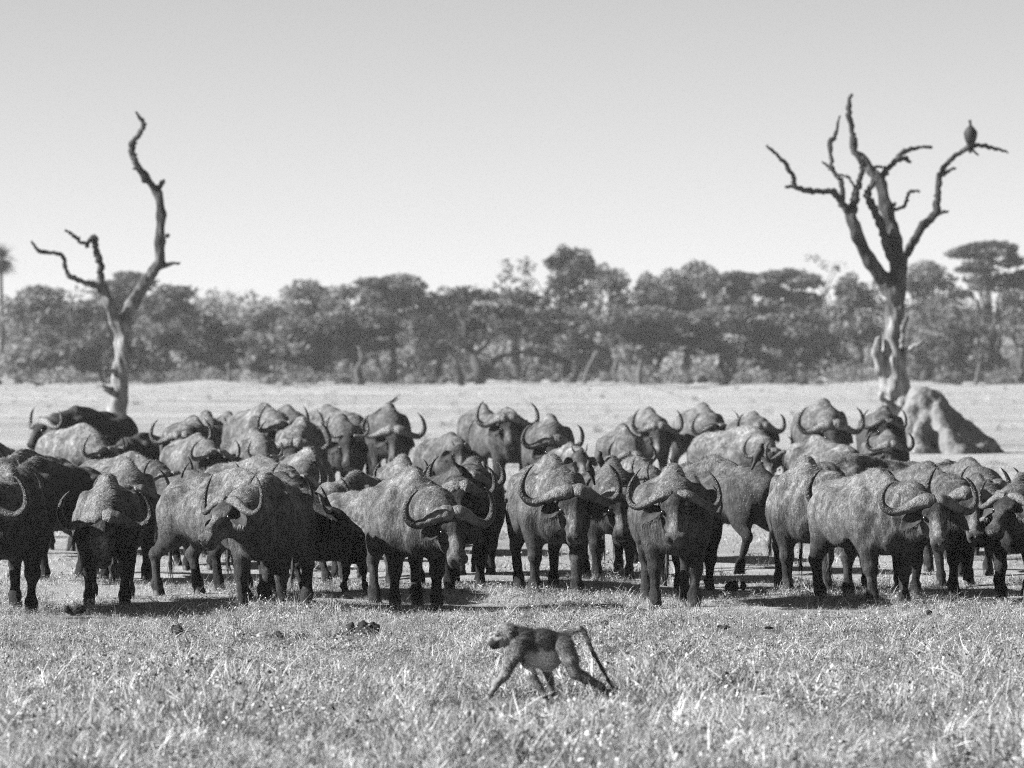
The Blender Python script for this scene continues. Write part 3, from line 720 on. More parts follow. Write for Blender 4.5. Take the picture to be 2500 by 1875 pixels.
    for sg in (-1, 1):
        q = catmull(np.array([list(p) + [a, u] for p, a, u in zip(hd['path'], hd['ra'], hd['ru'])]), 30)
        tq = np.linspace(0, 1, 30) ** 3; wa, aa, uu = q[:, 0] * hs * jw * (1 + .03 * r.normal()), (q[:, 1] + (jt + .02 * r.normal()) * tq) * hs, q[:, 2] + (ju + .02 * r.normal()) * tq
        uu = np.where(q[:, 2] > .13, uu, uu)
        if hs != 1.0: uu = uu * (1 + (hs - 1) * .6)
        pts = np.array([hp(a, sg * w, u) for w, a, u in zip(wa, aa, uu)])
        rip = 1 + .05 * np.sin(np.arange(30) * 2.1) * (np.arange(30) < 17) * (horns != 'calf')
        v, f = tube(pts, np.maximum(q[:, 3] * .9, .003) * rip, 12, np.maximum(q[:, 4] * .9, .003) * rip, upref=U, gnarl=.03, rr=r)
        if sg < 0: f = [k[::-1] for k in f]
        link('horn', mesh_from('horn', v, f, {'tone': np.repeat(np.interp(np.arange(30), [0, 9, 15, 29], [2.9, 2.5, .6, .4] if horns == 'bull' else [2.2, 2.1, .6, .4]), 12)}, [HORN]), t)
    # ears: cupped, drooping, fringed below
    for sg in (-1, 1):
        b0 = hp(.10, sg * .145, .0); dr = (.30 * A + sg * .9 * W - .12 * U); dr[2] -= .30; dr /= np.linalg.norm(dr)
        Le = .25 * ears; n = 9; tt = np.linspace(0, 1, n)
        fw = U - dr * (U @ dr); fw /= np.linalg.norm(fw); sdv = np.cross(dr, fw)
        wd = .084 * np.array([.45, .8, 1.0, 1.08, 1.05, .95, .78, .5, .08])
        V_ = []
        for i in range(n):
            for j in range(10):
                a = 2 * math.pi * j / 10; yy = math.cos(a) * wd[i]; th_ = .012 * math.sin(a)
                cup = (yy / .078) ** 2 * .045 * math.sin(min(tt[i] * 3, 1) * 1.57)
                V_.append(b0 + dr * tt[i] * Le + sdv * yy + fw * (cup + th_))
        Fe = [[i * 10 + j, i * 10 + (j + 1) % 10, (i + 1) * 10 + (j + 1) % 10, (i + 1) * 10 + j] for i in range(n - 1) for j in range(10)] + [list(range(10))[::-1], [(n - 1) * 10 + j for j in range(10)]]
        parts = [(np.array(V_), Fe)]
        low = -1 if sdv[2] > 0 else 1
        for k in range(14):
            u = r.uniform(.25, .95); wi = np.interp(u, tt, wd); p = b0 + dr * u * Le + sdv * wi * low * .9
            tip = p + np.array([0, 0, -1.0]) * r.uniform(.03, .06) + dr * r.uniform(-.01, .02)
            parts.append((np.array([p - dr * .007, p + dr * .007, tip]), [[0, 1, 2]]))
        if s > 200:
            fr = []
            for k in range(46):
                u = r.choice([.35, .55, .75, .9]) + r.normal() * .035; wi = np.interp(u, tt, wd); p = b0 + dr * u * Le + sdv * wi * low * r.uniform(.45, .9) + fw * .03
                fr.append((np.array([p - dr * .005, p + dr * .005, p + np.array([0, 0, -1.0]) * r.uniform(.03, .07) + fw * .02]), [[0, 1, 2]]))
            fv, ffc = join(fr); link('ear_hair', mesh_from('ear_hair', fv, ffc, {'tone': np.full(len(fv), 1.3)}, [HAIR]), t, kind='stuff')
        link('ear', mesh_from('ear', *join(parts), mats=[EARM]), t)
    if s > 110:
        for sg in (-1, 1):
            e = link('eye', EYE_ME, t); e.location = hp(.19, sg * .136, .045); e.scale = (1.15, 1.15, 1.15)
    # tail with dark tuft
    tl = tail or [(-1.52, 0, 1.12), (-1.60, .01, .95), (-1.60, .02, .70), (-1.56, .03, .50), (-1.55, .03, .34)]
    q = catmull(np.array([list(p) + [w] for p, w in zip(tl, (.04, .03, .024, .022, .018))]), 14)
    parts = [tube(q[:, :3], q[:, 3], 7)]
    e0, e1 = q[-5, :3], q[-1, :3]; dd = (e1 - e0) / np.linalg.norm(e1 - e0)
    for k in range(60):
        p = e0 + (e1 - e0) * r.uniform(0, 1); sv = r.normal(size=3); sv /= np.linalg.norm(sv)
        parts.append((np.array([p - sv * .006, p + sv * .006, p + dd * r.uniform(.12, .26) + r.normal(size=3) * .03 - np.array([0, 0, .03])]), [[0, 1, 2]]))
    link('tail', mesh_from('tail', *join(parts), mats=[EARM]), t)
    for p in feet:
        o = link('hoof', HOOF_ME, t); o.location = p
    # coat hair
    n = hair if hair is not None else (15000 if s > 200 else 4000 if s > 160 else 1200)
    def flow(p, nn): return np.stack([np.full(len(p), -.55), p[:, 1] * .3, np.full(len(p), -.85)], 1)
    def is_face(p):
        q_ = (p - H) @ M
        return (q_[:, 0] > .0) & (np.abs(q_[:, 1]) < .2) & (np.abs(q_[:, 2]) < .24)
    def length(p, nn):
        L = np.full(len(p), .026)
        top_ = (np.abs(p[:, 1] - lat * np.clip(p[:, 0], 0, 1)) < .09) & (nn[:, 2] > .5) & (p[:, 0] > -.9); L = np.where(top_, .042, L)
        thr = (p[:, 0] > .2) & (nn[:, 2] < -.1) & (p[:, 2] < 1.0); L = np.where(thr, .05, L)
        bel = (nn[:, 2] < -.6) & (p[:, 2] > .4); L = np.where(bel, np.maximum(L, .04), L)
        return np.where(is_face(p), .012, np.where(p[:, 2] < .4, .014, L))
    def lift(p, nn): return np.where((nn[:, 2] > .5) & (np.abs(p[:, 1]) < .1), .55, .25)
    if n:
        v, f, tn = strands(V, Nn, tone, r, n, flow, length, .0024 if s > 200 else .005, lift)
        link('coat_hair', mesh_from('coat_hair', v, f, {'tone': tn}, [HAIR]), t, kind='stuff')
    return t

UPR = [(-1.52, 0, 1.12), (-1.66, -.12, 1.28), (-1.72, -.3, 1.42), (-1.74, -.44, 1.52), (-1.76, -.55, 1.6)]
SWING = [(-1.52, 0, 1.14), (-1.66, -.22, 1.22), (-1.70, -.46, 1.27), (-1.72, -.66, 1.2), (-1.72, -.8, 1.08)]
HERD = [
 # front rank, left to right
 dict(label='buffalo cut off by the left edge of the frame, one curved horn showing', x=22, s=240, top=1140, heading=12, poll=(-40, 1240), yaw=-14, pitch=60, horns='bull', coat_tone=.95, legs=[(.05, 0), (.1, 0), (.0, 0), (-.05, 0)]),
 dict(label='dark shaded buffalo behind the one at the left edge', x=78, s=210, top=1120, heading=-28, poll=(30, 1190), horns='cow', coat_tone=.6),  # coat painted darker to carry the shade on its flank
 dict(label='buffalo with lowered head and wide heavy boss, second from left in front', x=262, s=232, top=1160, heading=3, poll=(266, 1268), yaw=0, pitch=64, horns='bull', hs=1.0, coat_tone=1.3, legs=[(.12, 0), (-.08, 0), (.1, 0), (-.1, 0)]),
 dict(label='large buffalo in front seen from its hip, rump to the left', x=596, s=226, top=1146, heading=38, fwd=.7, horns='cow', coat_tone=1.15, legs=[(-.05, 0), (.18, 0), (.1, 0), (-.12, 0)]),
 dict(label='black-headed buffalo in profile facing right behind the head-turned cow', x=692, s=223, top=1156, heading=30, poll=(806, 1256), yaw=86, pitch=36, horns='young', hs=1.15, coat_tone=.5, fwd=.80),
 dict(label='buffalo cow in front turning its head left, wide smooth horns', x=645, s=238, top=1158, heading=-8, poll=(576, 1234), yaw=-46, pitch=44, g=.86, horns='cow', hs=1.0, coat_tone=1.25, legs=[(.0, 0), (.1, 0), (-.05, 0), (.1, 0)]),
 dict(label='small calf with tiny horns walking below the black profile head', x=850, s=219, top=1262, heading=62, poll=(886, 1296), yaw=28, pitch=58, horns='calf', coat_tone=1.3, ears=1.2, legs=[(.15, 0), (-.1, 0), (.15, 0), (-.1, 0)]),
 dict(label='young pale-hipped buffalo behind the calf, rump to the left', x=962, s=214, top=1186, heading=46, horns='young', coat_tone=1.35),
 dict(label='buffalo with pale boss showing just above the black profile head', x=862, s=205, top=1153, heading=-18, poll=(776, 1224), yaw=-8, pitch=66, horns='bull', hs=.9, coat_tone=1.1),
 dict(label='bull with cracked pale boss and low head, left of the central pair', x=1012, s=236, top=1143, heading=10, poll=(1100, 1262), yaw=20, pitch=60, horns='bull', hs=1.0, coat_tone=1.15, legs=[(.05, 0), (-.15, 0), (.12, 0), (-.05, 0)]),
 dict(label='dark buffalo close behind the cracked-boss bull, dark bird on its head', x=1128, s=217, top=1142, heading=14, poll=(1122, 1196), yaw=4, pitch=62, horns='bull', hs=.85, coat_tone=.5),
 dict(label='buffalo with thick right horn curling above the dark bird-carrying one', x=1158, s=205, top=1120, heading=8, poll=(1142, 1172), yaw=4, pitch=60, horns='bull', hs=.95, coat_tone=.7),
 dict(label='staring bull with heavy split boss, walking in the middle of the front', x=1352, s=222, top=1113, heading=8, g=1.02, poll=(1392, 1210), yaw=10, pitch=60, horns='bull', hs=1.0, coat_tone=1.1, legs=[(.2, 0), (-.12, 0), (-.1, 0), (.15, 0)]),
 dict(label='buffalo behind the staring bull, pale-topped boss and two birds above', x=1494, s=208, top=1118, heading=4, poll=(1503, 1212), pitch=70, horns='bull', hs=.85, coat_tone=.75),
 dict(label='buffalo with pale back between the two central bulls, farther back', x=1562, s=192, top=1117, heading=24, poll=(1590, 1172), horns='young', coat_tone=1.2),
 dict(label='square-on buffalo with drooping ears and hairy forehead, facing the camera', x=1645, s=233, top=1138, heading=2, g=1.14, poll=(1642, 1218), yaw=-1, pitch=52, horns='cow', hs=1.02, coat_tone=1.0, ears=1.15, legs=[(.08, 0), (.05, 0), (-.1, 0), (.1, 0)]),
 dict(label='buffalo hidden behind the square-on one, horn and ear showing at right', x=1690, s=218, top=1160, heading=6, poll=(1676, 1240), horns='cow', coat_tone=.8),
 dict(label='buffalo walking away to the left, dark rump towards the camera', x=1728, s=199, top=1114, heading=-150, horns='cow', coat_tone=.75, legs=[(-.2, 0), (.15, 0), (.2, 0), (-.15, 0)]),
 dict(label='pale dusty buffalo with shaggy nape, left of the three on the right', x=1968, s=221, top=1118, heading=0, poll=(2066, 1212), yaw=25, horns='bull', coat_tone=1.2, legs=[(.1, 0), (-.1, 0), (.1, 0), (-.1, 0)]),
 dict(label='big dusty bull with hanging dark ear, nearest of the right group', x=2150, s=232, top=1148, heading=19, poll=(2264, 1234), yaw=12, pitch=52, horns='bull', hs=.98, coat_tone=1.2, ears=1.25, legs=[(.05, 0), (.15, 0), (-.1, 0), (.12, 0)]),
 dict(label='buffalo peering past the big dusty bull, right of its horns', x=2272, s=223, top=1132, heading=20, poll=(2352, 1216), yaw=10, pitch=54, horns='bull', hs=.95, coat_tone=.9),
 dict(label='striding buffalo with one raised hoof near the right edge', x=2388, s=217, top=1160, heading=8, poll=(2410, 1222), yaw=20, horns='cow', coat_tone=.85, legs=[(.2, 0), (.15, .14), (-.1, 0), (.1, 0)]),
 dict(label='cow with curly poll turning left, cut by the right edge', x=2492, s=226, top=1160, heading=-18, poll=(2452, 1222), yaw=-38, pitch=44, horns='cow', hs=.95, coat_tone=.75),
 # middle ranks
 dict(label='pale-backed buffalo at the left edge behind the dark shaded one', x=48, s=184, top=1098, heading=-22, horns='cow', coat_tone=1.2),
 dict(label='buffalo back just entering the left edge, farther than the pale one', x=-14, s=170, top=1082, heading=-10, horns='cow', coat_tone=.9),
 dict(label='ridge-backed buffalo directly behind the lowered-head bull', x=312, s=206, top=1121, heading=14, poll=(330, 1200), horns='cow', coat_tone=1.05),
 dict(label='buffalo back beyond the ridge-backed one, below the left dead tree', x=335, s=184, top=1106, heading=38, horns='cow', coat_tone=1.0),
 dict(label='buffalo with ridge lit on the left, behind the head-turned cow', x=650, s=190, top=1114, heading=36, horns='cow', coat_tone=1.15),
 dict(label='buffalo with two upright horn tips and tufted poll over the big hip', x=478, s=198, top=1150, heading=26, poll=(526, 1160), yaw=20, horns='cow', coat_tone=.8),
 dict(label='pale dusty buffalo mid-herd with slim horn before the tail-lifting one', x=756, s=178, top=1094, heading=12, poll=(736, 1176), horns='cow', coat_tone=1.4),
 dict(label='light-flanked buffalo whose back shows over the cracked-boss bull', x=985, s=184, top=1112, heading=8, poll=(985, 1168), pitch=62, horns='cow', coat_tone=1.2),
 dict(label='buffalo back between shaggy nape and the tail-swinging one', x=2072, s=184, top=1110, heading=-62, horns='cow', coat_tone=1.0),
 dict(label='buffalo with sharp back ridge behind the two peering heads at right', x=2372, s=203, top=1120, heading=12, horns='cow', coat_tone=.95),
 dict(label='low buffalo back left of the sharp-ridged one at right', x=2302, s=188, top=1126, heading=-38, horns='cow', coat_tone=1.1),
 # rear ranks, left to right
 dict(label='dark buffalo side-on in the rear, left of the left dead trunk', x=178, s=122, top=993, heading=-42, poll=(118, 1036), yaw=-52, pitch=50, horns='bull', coat_tone=.6),  # shade of the visible flank put into a darker coat
 dict(label='pale buffalo before the dark side-on one, head low to the right', x=212, s=142, top=1035, heading=34, poll=(262, 1102), yaw=40, pitch=62, horns='cow', coat_tone=1.5),
 dict(label='smallish dark buffalo just right of the left dead trunk', x=342, s=134, top=1057, heading=-36, horns='young', coat_tone=.7),
 dict(label='ridge-backed buffalo with left horn against the pale plain', x=476, s=138, top=1016, heading=16, poll=(450, 1072), yaw=8, horns='bull', coat_tone=1.0),
 dict(label='pale-maned buffalo just before the one with left horn up', x=488, s=152, top=1060, heading=22, horns='cow', coat_tone=1.25),
 dict(label='narrow buffalo back peeking between rear backs on the left', x=505, s=123, top=1004, heading=8, horns='young', coat_tone=1.0),
 dict(label='buffalo back right of the narrow one in the far left rank', x=560, s=119, top=1007, heading=14, horns='cow', coat_tone=.9),
 dict(label='tall rounded buffalo back left of the tail-lifter in the rear', x=652, s=132, top=987, heading=22, horns='cow', coat_tone=1.05),
 dict(label='buffalo back half hidden behind the tall rounded one', x=706, s=122, top=990, heading=14, horns='cow', coat_tone=.85),
 dict(label='buffalo mid-left with striped lit flank and small pale ears', x=626, s=152, top=1047, heading=18, poll=(650, 1118), pitch=66, horns='young', coat_tone=1.15),
 dict(label='buffalo with wide swept horns and grazing head, left of centre', x=738, s=147, top=1018, heading=6, poll=(722, 1088), pitch=66, horns='bull', hs=1.05, coat_tone=1.2),
 dict(label='buffalo lifting its thin tail up against the plain', x=792, s=120, top=990, heading=-152, horns='cow', coat_tone=1.1, tail=UPR),
 dict(label='upright-horned buffalo facing camera in front of the tail-lifter', x=836, s=140, top=1012, heading=10, poll=(852, 1070), yaw=6, pitch=60, horns='young', hs=1.15, coat_tone=.85),
 dict(label='lone tall bull facing camera left of the gap in the rear rank', x=950, s=127, top=985, heading=4, poll=(966, 1056), yaw=-2, pitch=66, horns='bull', hs=1.0, coat_tone=.8),
 dict(label='young stub-horned buffalo with sideways ears at the gap', x=1106, s=146, top=1058, heading=22, poll=(1122, 1092), yaw=8, pitch=55, horns='calf', coat_tone=1.0, ears=1.2),
 dict(label='rounded buffalo behind the head-high bull right of the gap', x=1180, s=118, top=986, heading=8, poll=(1200, 1052), horns='cow', coat_tone=1.1),
 dict(label='head-high bull with raised horns right of the gap in the rear', x=1246, s=131, top=997, heading=18, poll=(1238, 1030), yaw=12, pitch=50, horns='bull', hs=1.05, coat_tone=.95),
 dict(label='round-backed bull with pale boss, right of the head-high bull', x=1346, s=142, top=1013, heading=6, poll=(1346, 1080), pitch=66, horns='bull', coat_tone=1.0),
 dict(label='pale half-grown calf beside the pale-bossed round-backed bull', x=1396, s=158, top=1083, heading=12, poll=(1412, 1108), horns='calf', coat_tone=1.35),
 dict(label='buffalo with furrowed shoulder and thin horns, behind the two birds', x=1522, s=153, top=1036, heading=4, poll=(1540, 1112), pitch=70, horns='cow', hs=.85, coat_tone=1.1),
 dict(label='peak-backed dusty buffalo with blurred pale boss in the rear', x=1587, s=124, top=996, heading=8, poll=(1602, 1046), pitch=64, horns='bull', hs=.9, coat_tone=1.2),
 dict(label='buffalo with one ringed left horn, legs astride a bright gap', x=1720, s=123, top=985, heading=10, poll=(1742, 1046), yaw=24, pitch=60, horns='cow', coat_tone=1.2, legs=[(.2, 0), (-.1, 0), (.1, 0), (-.2, 0)]),
 dict(label='buffalo whose right horn curls behind the rib-lined one', x=1842, s=127, top=1006, heading=8, poll=(1854, 1046), pitch=64, horns='bull', hs=.85, coat_tone=1.0),
 dict(label='rib-lined pale buffalo with level spread horns above the walking-away one', x=1836, s=146, top=1040, heading=38, poll=(1872, 1104), yaw=4, pitch=66, horns='cow', hs=.95, coat_tone=1.4),
 dict(label='tallest rear bull with sharp crest, left of the termite mound', x=2014, s=129, top=975, heading=6, poll=(2022, 1044), pitch=66, horns='bull', hs=1.05, coat_tone=1.1),
 dict(label='buffalo seen from behind swinging its tail to the right', x=1984, s=160, top=1064, heading=-158, horns='cow', coat_tone=1.2, tail=SWING),
 dict(label='dark buffalo nearest the termite mound with smooth horns', x=2160, s=125, top=993, heading=4, poll=(2150, 1034), pitch=64, horns='cow', hs=.85, coat_tone=.8),
 dict(label='low-headed buffalo before the dark one nearest the mound', x=2172, s=143, top=1052, heading=8, poll=(2164, 1090), pitch=68, horns='bull', hs=.85, coat_tone=.85),
]
for d in HERD: buffalo(**d)

# ------------------------------------------------------------------ the baboon crossing in front
def baboon():
    s = 322.0; r = np.random.default_rng(21); k = .014; gy_ = HZ + EYE * s
    q = lambda cx, cy, y: np.array([(1100 + cx * .226 - 1333) / s, y, (gy_ - (1480 + cy * .226)) / s])
    t = thing('baboon', 'dark baboon striding left across the grass with bent tail', 'baboon', None, (P(1333, 0, s)[0], FPX / s, 0))
    sd = Sdf()
    sd.cone(q(780, 385, 0), q(1000, 375, 0), .094, .084, .05); sd.cone(q(1000, 375, 0), q(1200, 395, 0), .084, .074, .05)
    sd.ell(q(930, 510, 0), (.15, .078, .085), .06); sd.ell(q(1000, 590, 0), (.08, .058, .06), .05)
    sd.cone(q(770, 370, 0), q(625, 290, -.01), .095, .066, .04)
    sd.ell(q(590, 268, -.015), (.070, .060, .064), .025); sd.ell(q(560, 325, -.015), (.055, .050, .046), .025)
    sd.cone(q(535, 345, -.015), q(455, 412, -.018), .042, .028, .02); sd.ell(q(440, 404, -.018), (.024, .024, .020), .015); sd.cone(q(560, 400, -.015), q(478, 440, -.018), .030, .020, .02)
    for sg in (-1, 1):
        sd.ell(q(505, 288, -.015 + sg * .03), (.026, .026, .018), .015); sd.ell(q(480, 340, -.016 + sg * .024), (.05, .012, .014), .02); sd.ell(q(500, 312, -.015 + sg * .042), (.012, .01, .01), .012, None, True)
        sd.ell(q(625, 270, -.015 + sg * .068), (.016, .012, .024), .015)
    # near arm reaching forward, far arm going back
    def arm(pts, rs): sd.chain(pts, rs, k)
    arm([q(740, 430, -.085), q(640, 600, -.09), q(585, 730, -.095), q(500, 830, -.095), q(440, 930, -.095), q(395, 1000, -.095)], [.060, .046, .034, .029, .020, .019])
    for j, (dx, dy, dyy, L) in enumerate([(-22, 70, -.02, 1), (-8, 78, -.007, 1), (8, 74, .007, 1), (20, 62, .02, 1)]):
        sd.cone(q(395, 1000, -.095 + dyy * .6), q(368 + dx * .4, 1050 + dy * .25, -.095 + dyy), .012, .010, .012)
    sd.cone(q(400, 985, -.085), q(425, 1040, -.06), .011, .009, .012)
    arm([q(790, 510, .045), q(840, 640, .05), q(880, 745, .045), q(945, 860, .04), q(1015, 970, .035), q(1050, 1030, .03)], [.055, .040, .031, .027, .019, .017])
    for dyy in (-.018, -.006, .006, .018): sd.cone(q(1050, 1030, .03 + dyy * .5), q(1036 + dyy * 200, 1072, .03 + dyy), .011, .010, .012)
    # hind legs
    arm([q(1230, 430, -.06), q(1290, 570, -.075), q(1335, 705, -.08)], [.074, .060, .042]); arm([q(1335, 705, -.08), q(1450, 770, -.08), q(1610, 850, -.08)], [.046, .038, .022])
    arm([q(1610, 850, -.08), q(1665, 920, -.08), q(1690, 985, -.085)], [.026, .022, .017])
    for dyy in (-.02, -.007, .007, .02): sd.cone(q(1688, 980, -.085 + dyy * .4), q(1700, 1040, -.085 + dyy), .011, .009, .012)
    arm([q(1190, 470, .07), q(1100, 600, .10), q(1040, 690, .12)], [.07, .050, .036]); arm([q(1045, 690, .12), q(1075, 830, .13), q(1100, 960, .13)], [.036, .028, .019]); arm([q(1100, 960, .13), q(1115, 1020, .13), q(1085, 1062, .125)], [.025, .021, .016])
    # tail: up from the rump, bent over and hanging
    sd.chain([q(1220, 330, 0), q(1310, 265, 0), q(1390, 235, .0), q(1440, 270, -.01), q(1490, 380, -.02), q(1550, 520, -.02), (q(1640, 680, -.02)), q(1700, 790, -.02), q(1745, 875, -.02)], [.032, .020, .018, .017, .0155, .014, .012, .010, .008], .02)
    nz = lambda X, Y, Z: .0015 * np.sin(X * 60 + 3 * np.sin(Z * 30)) * np.sin(Y * 55 + Z * 40)
    V, F = sd.build(.0085, nz); Nn = vnormals(V, F)
    z = V[:, 2]; x = V[:, 0]
    tone = np.full(len(V), .17)
    cx, cyy = (V[:, 0] * s + 1333 - 1100) / .226, (gy_ - V[:, 2] * s - 1480) / .226
    belly = (cx > 790) & (cx < 1190) & (cyy > 455 + .25 * np.abs(cx - 980) + 20 * np.sin(cx * .05)) & (np.abs(V[:, 1]) < .1) & (cyy < 720); tone = np.where(belly, .8, tone)
    sm = np.clip((500 - cyy) / 160, 0, 1) * np.clip((cx - 600) / 120, 0, 1) * np.clip((1330 - cx) / 120, 0, 1); tone = tone * (1 - sm) + .038 * sm
    face = (cx < 610) & (cyy < 440) & (cyy > 300); tone = np.where(face, .24, tone); tone = np.where((cx < 525) & (cyy > 365) & (cyy < 480), .025, tone)
    tone = np.where((cyy < 300) & (cx < 600), .2, tone)
    tone = np.where((cyy > 930) & (cx < 480), .03, tone); tone = np.where((cyy > 860) & (cx > 1600), .03, tone); tone = np.where((cyy > 960), .035, tone)
    tone = np.where((cx > 1400) & (cyy < 880) & (V[:, 1] > -.05), .05, tone)
    link('body', mesh_from('body', V, F, {'tone': tone}, [FUR]), t)
    def flow(p, nn): return np.stack([np.full(len(p), .75), np.zeros(len(p)), np.full(len(p), -.6)], 1)
    def length(p, nn):
        c = (p[:, 0] * s + 233) / .226; d = (gy_ - p[:, 2] * s - 1480) / .226
        L = np.full(len(p), .026); L = np.where((c > 600) & (c < 900) & (d < 560), .042, L); L = np.where((c > 1250) & (c < 1500) & (d > 420) & (d < 760), .032, L)
        L = np.where((c < 560) & (d > 300), .006, L); L = np.where((d > 930), .006, L); L = np.where((c > 1380) & (p[:, 1] > -.05), .014, L)
        return L
    v, f, tn = strands(V, Nn, tone / .05, r, 34000, flow, length, .0016, lambda p, nn: np.full(len(p), .35))
    link('coat_hair', mesh_from('coat_hair', v, f, {'tone': tn}, [HAIR]), t, kind='stuff')
    for sg in (-1, 1):
        e = link('eye', EYE_ME, t); e.location = q(497, 314, -.015 + sg * .038); e.scale = (.32, .32, .32)
        th = np.linspace(0, 2 * math.pi, 10, endpoint=False)
        c = q(628, 262, -.015 + sg * .074)
        ring = [c + np.array([math.cos(a) * .018, sg * rr_, math.sin(a) * .027]) for rr_ in (0, .008) for a in th]
        link('ear', mesh_from('ear', np.array(ring + [c + np.array([0, sg * .001, 0])]), [[i, (i + 1) % 10, 10 + (i + 1) % 10, 10 + i] for i in range(10)] + [[10 + i, 10 + (i + 1) % 10, 20] for i in range(10)] + [list(range(10))[::-1]], mats=[EARM]), t)
baboon()

# ------------------------------------------------------------------ birds
def vulture():
    s = 84.0; y = FPX / s + 1.25; c = np.array([(2380 - 1250) / s, FPX / s + 1.25, EYE - (358 - HZ) / s])
    t = thing('vulture', 'dark hunched vulture perched on the right dead tree outer branch', 'bird', None, tuple(c))
    q = lambda px, py, d=0: np.array([(px - 2380) / s, d, (358 - py) / s])
    sd = Sdf(); sd.ell(q(2379, 326), (.185, .18, .28), .05)
    sd.cone(q(2380, 335, .05), q(2379, 366, .12), .085, .05, .06); sd.cone(q(2379, 312), q(2378, 295, -.04), .06, .036, .05); sd.ell(q(2377, 291, -.05), (.05, .055, .045), .015)
    sd.cone(q(2376, 293, -.09), q(2370, 295, -.14), .022, .008, .02)
    for sg in (-1, 1): sd.cone(q(2379 + sg * 9, 320, 0), q(2379 + sg * 3, 360, .06), .09, .03, .05); sd.cone(q(2379 + sg * 4, 345), q(2379 + sg * 4, 360, -.02), .03, .02, .03)
    V, F = sd.build(.022); link('body', mesh_from('body', V, F, mats=[FEATHER]), t)
vulture()
def bird_mesh():
    sd = Sdf(); sd.ell((0, 0, 0), (.075, .036, .038), .02); sd.ell((.07, 0, .03), (.028, .024, .024), .02); sd.cone((.09, 0, .028), (.118, 0, .02), .011, .003, .01)
    sd.cone((-.05, 0, -.01), (-.16, 0, -.035), .024, .012, .02); sd.cone((.0, .015, -.03), (.01, .015, -.06), .006, .006, .01); sd.cone((.0, -.015, -.03), (.01, -.015, -.06), .006, .006, .01)
    return mesh_from('body', *sd.build(.008), mats=[FEATHER])
BIRD = bird_mesh()
for lab, px, py, s, rx, rz, sc in [
    ('small dark bird perched on the staring bull horn tip', 1441, 1146, 223, -60, 200, 1.05),
    ('small dark bird rising just right of the horn-tip bird', 1466, 1124, 208, -65, 200, 1.05),
    ('small bird on the rump of the walking-away buffalo', 1853, 1108, 204, -50, 20, 1.25),
    ('small dark bird clinging to the neck of the dark buffalo', 1133, 1153, 219, 55, 20, 1.1)]:
    t = thing('oxpecker', lab, 'bird', 'small birds on the buffalo', tuple(P(px, py, s)), 0, sc)
    t.rotation_euler = (0, R(rx), R(rz)); link('body', BIRD, t)

# ------------------------------------------------------------------ dung and clods in the grass
def lump(seed, n):
    r = np.random.default_rng(seed); sd = Sdf()
    for i in range(n):
        sd.ell((r.normal() * .5, r.normal() * .3, r.uniform(-.05, .4)), r.uniform(.3, .6, 3) * np.array([1, 1, .8]), .15)
    sd.ell((0, 0, 0), (.9, .6, .5), .2)
    nz = lambda X, Y, Z: .07 * np.sin(X * 9 + 2 * np.sin(Z * 7)) * np.sin(Y * 8 + Z * 6) + .05 * np.sin(X * 21 + Y * 9) * np.sin(Z * 23 + Y * 17)
    return mesh_from('dung', *sd.build(.07, nz), mats=[DUNG])
LUMPS = [lump(i, 6) for i in range(3)]; DUNG_AT = []
for i, (lab, px, py, w) in enumerate([
    ('dark dung lump in the grass below the second buffalo', 186, 1506, 34), ('dark peaked dung clod with pale left side', 436, 1553, 30),
    ('dark triangular dung clod left of the crumbly heap', 678, 1572, 36), ('small dark clod right of the triangular one', 730, 1568, 20),
    ('large crumbly dung heap left of the baboon', 893, 1560, 58), ('flat dark pat just left of the crumbly heap', 836, 1562, 26),
    ('long dark pat behind the baboon tail', 1478, 1534, 24), ('dark clod on bare soil by the walking-away buffalo', 1786, 1446, 34),
    ('small dark scrap in the grass before the dusty bull', 2268, 1508, 16), ('dark pat in the grass right of the baboon', 1768, 1545, 24),
    ('second dark pat beside the one right of the baboon', 1880, 1546, 18), ('dark tuft-like pat under the small clod', 620, 1563, 16)]):
    s = ground_s(py)
    o = link('dung', LUMPS[i % 3], label=lab, category='dung', group='dung lumps in the grass')
    p = P(px, py, s); k = w / s / 2.2; DUNG_AT.append((p[0], p[1])); o.location = (p[0], p[1], .05); k *= 1.25; o.scale = (k, k, k * (.6 if 'pat' in lab else 1.2)); o.rotation_euler = (0, 0, i * 1.3)

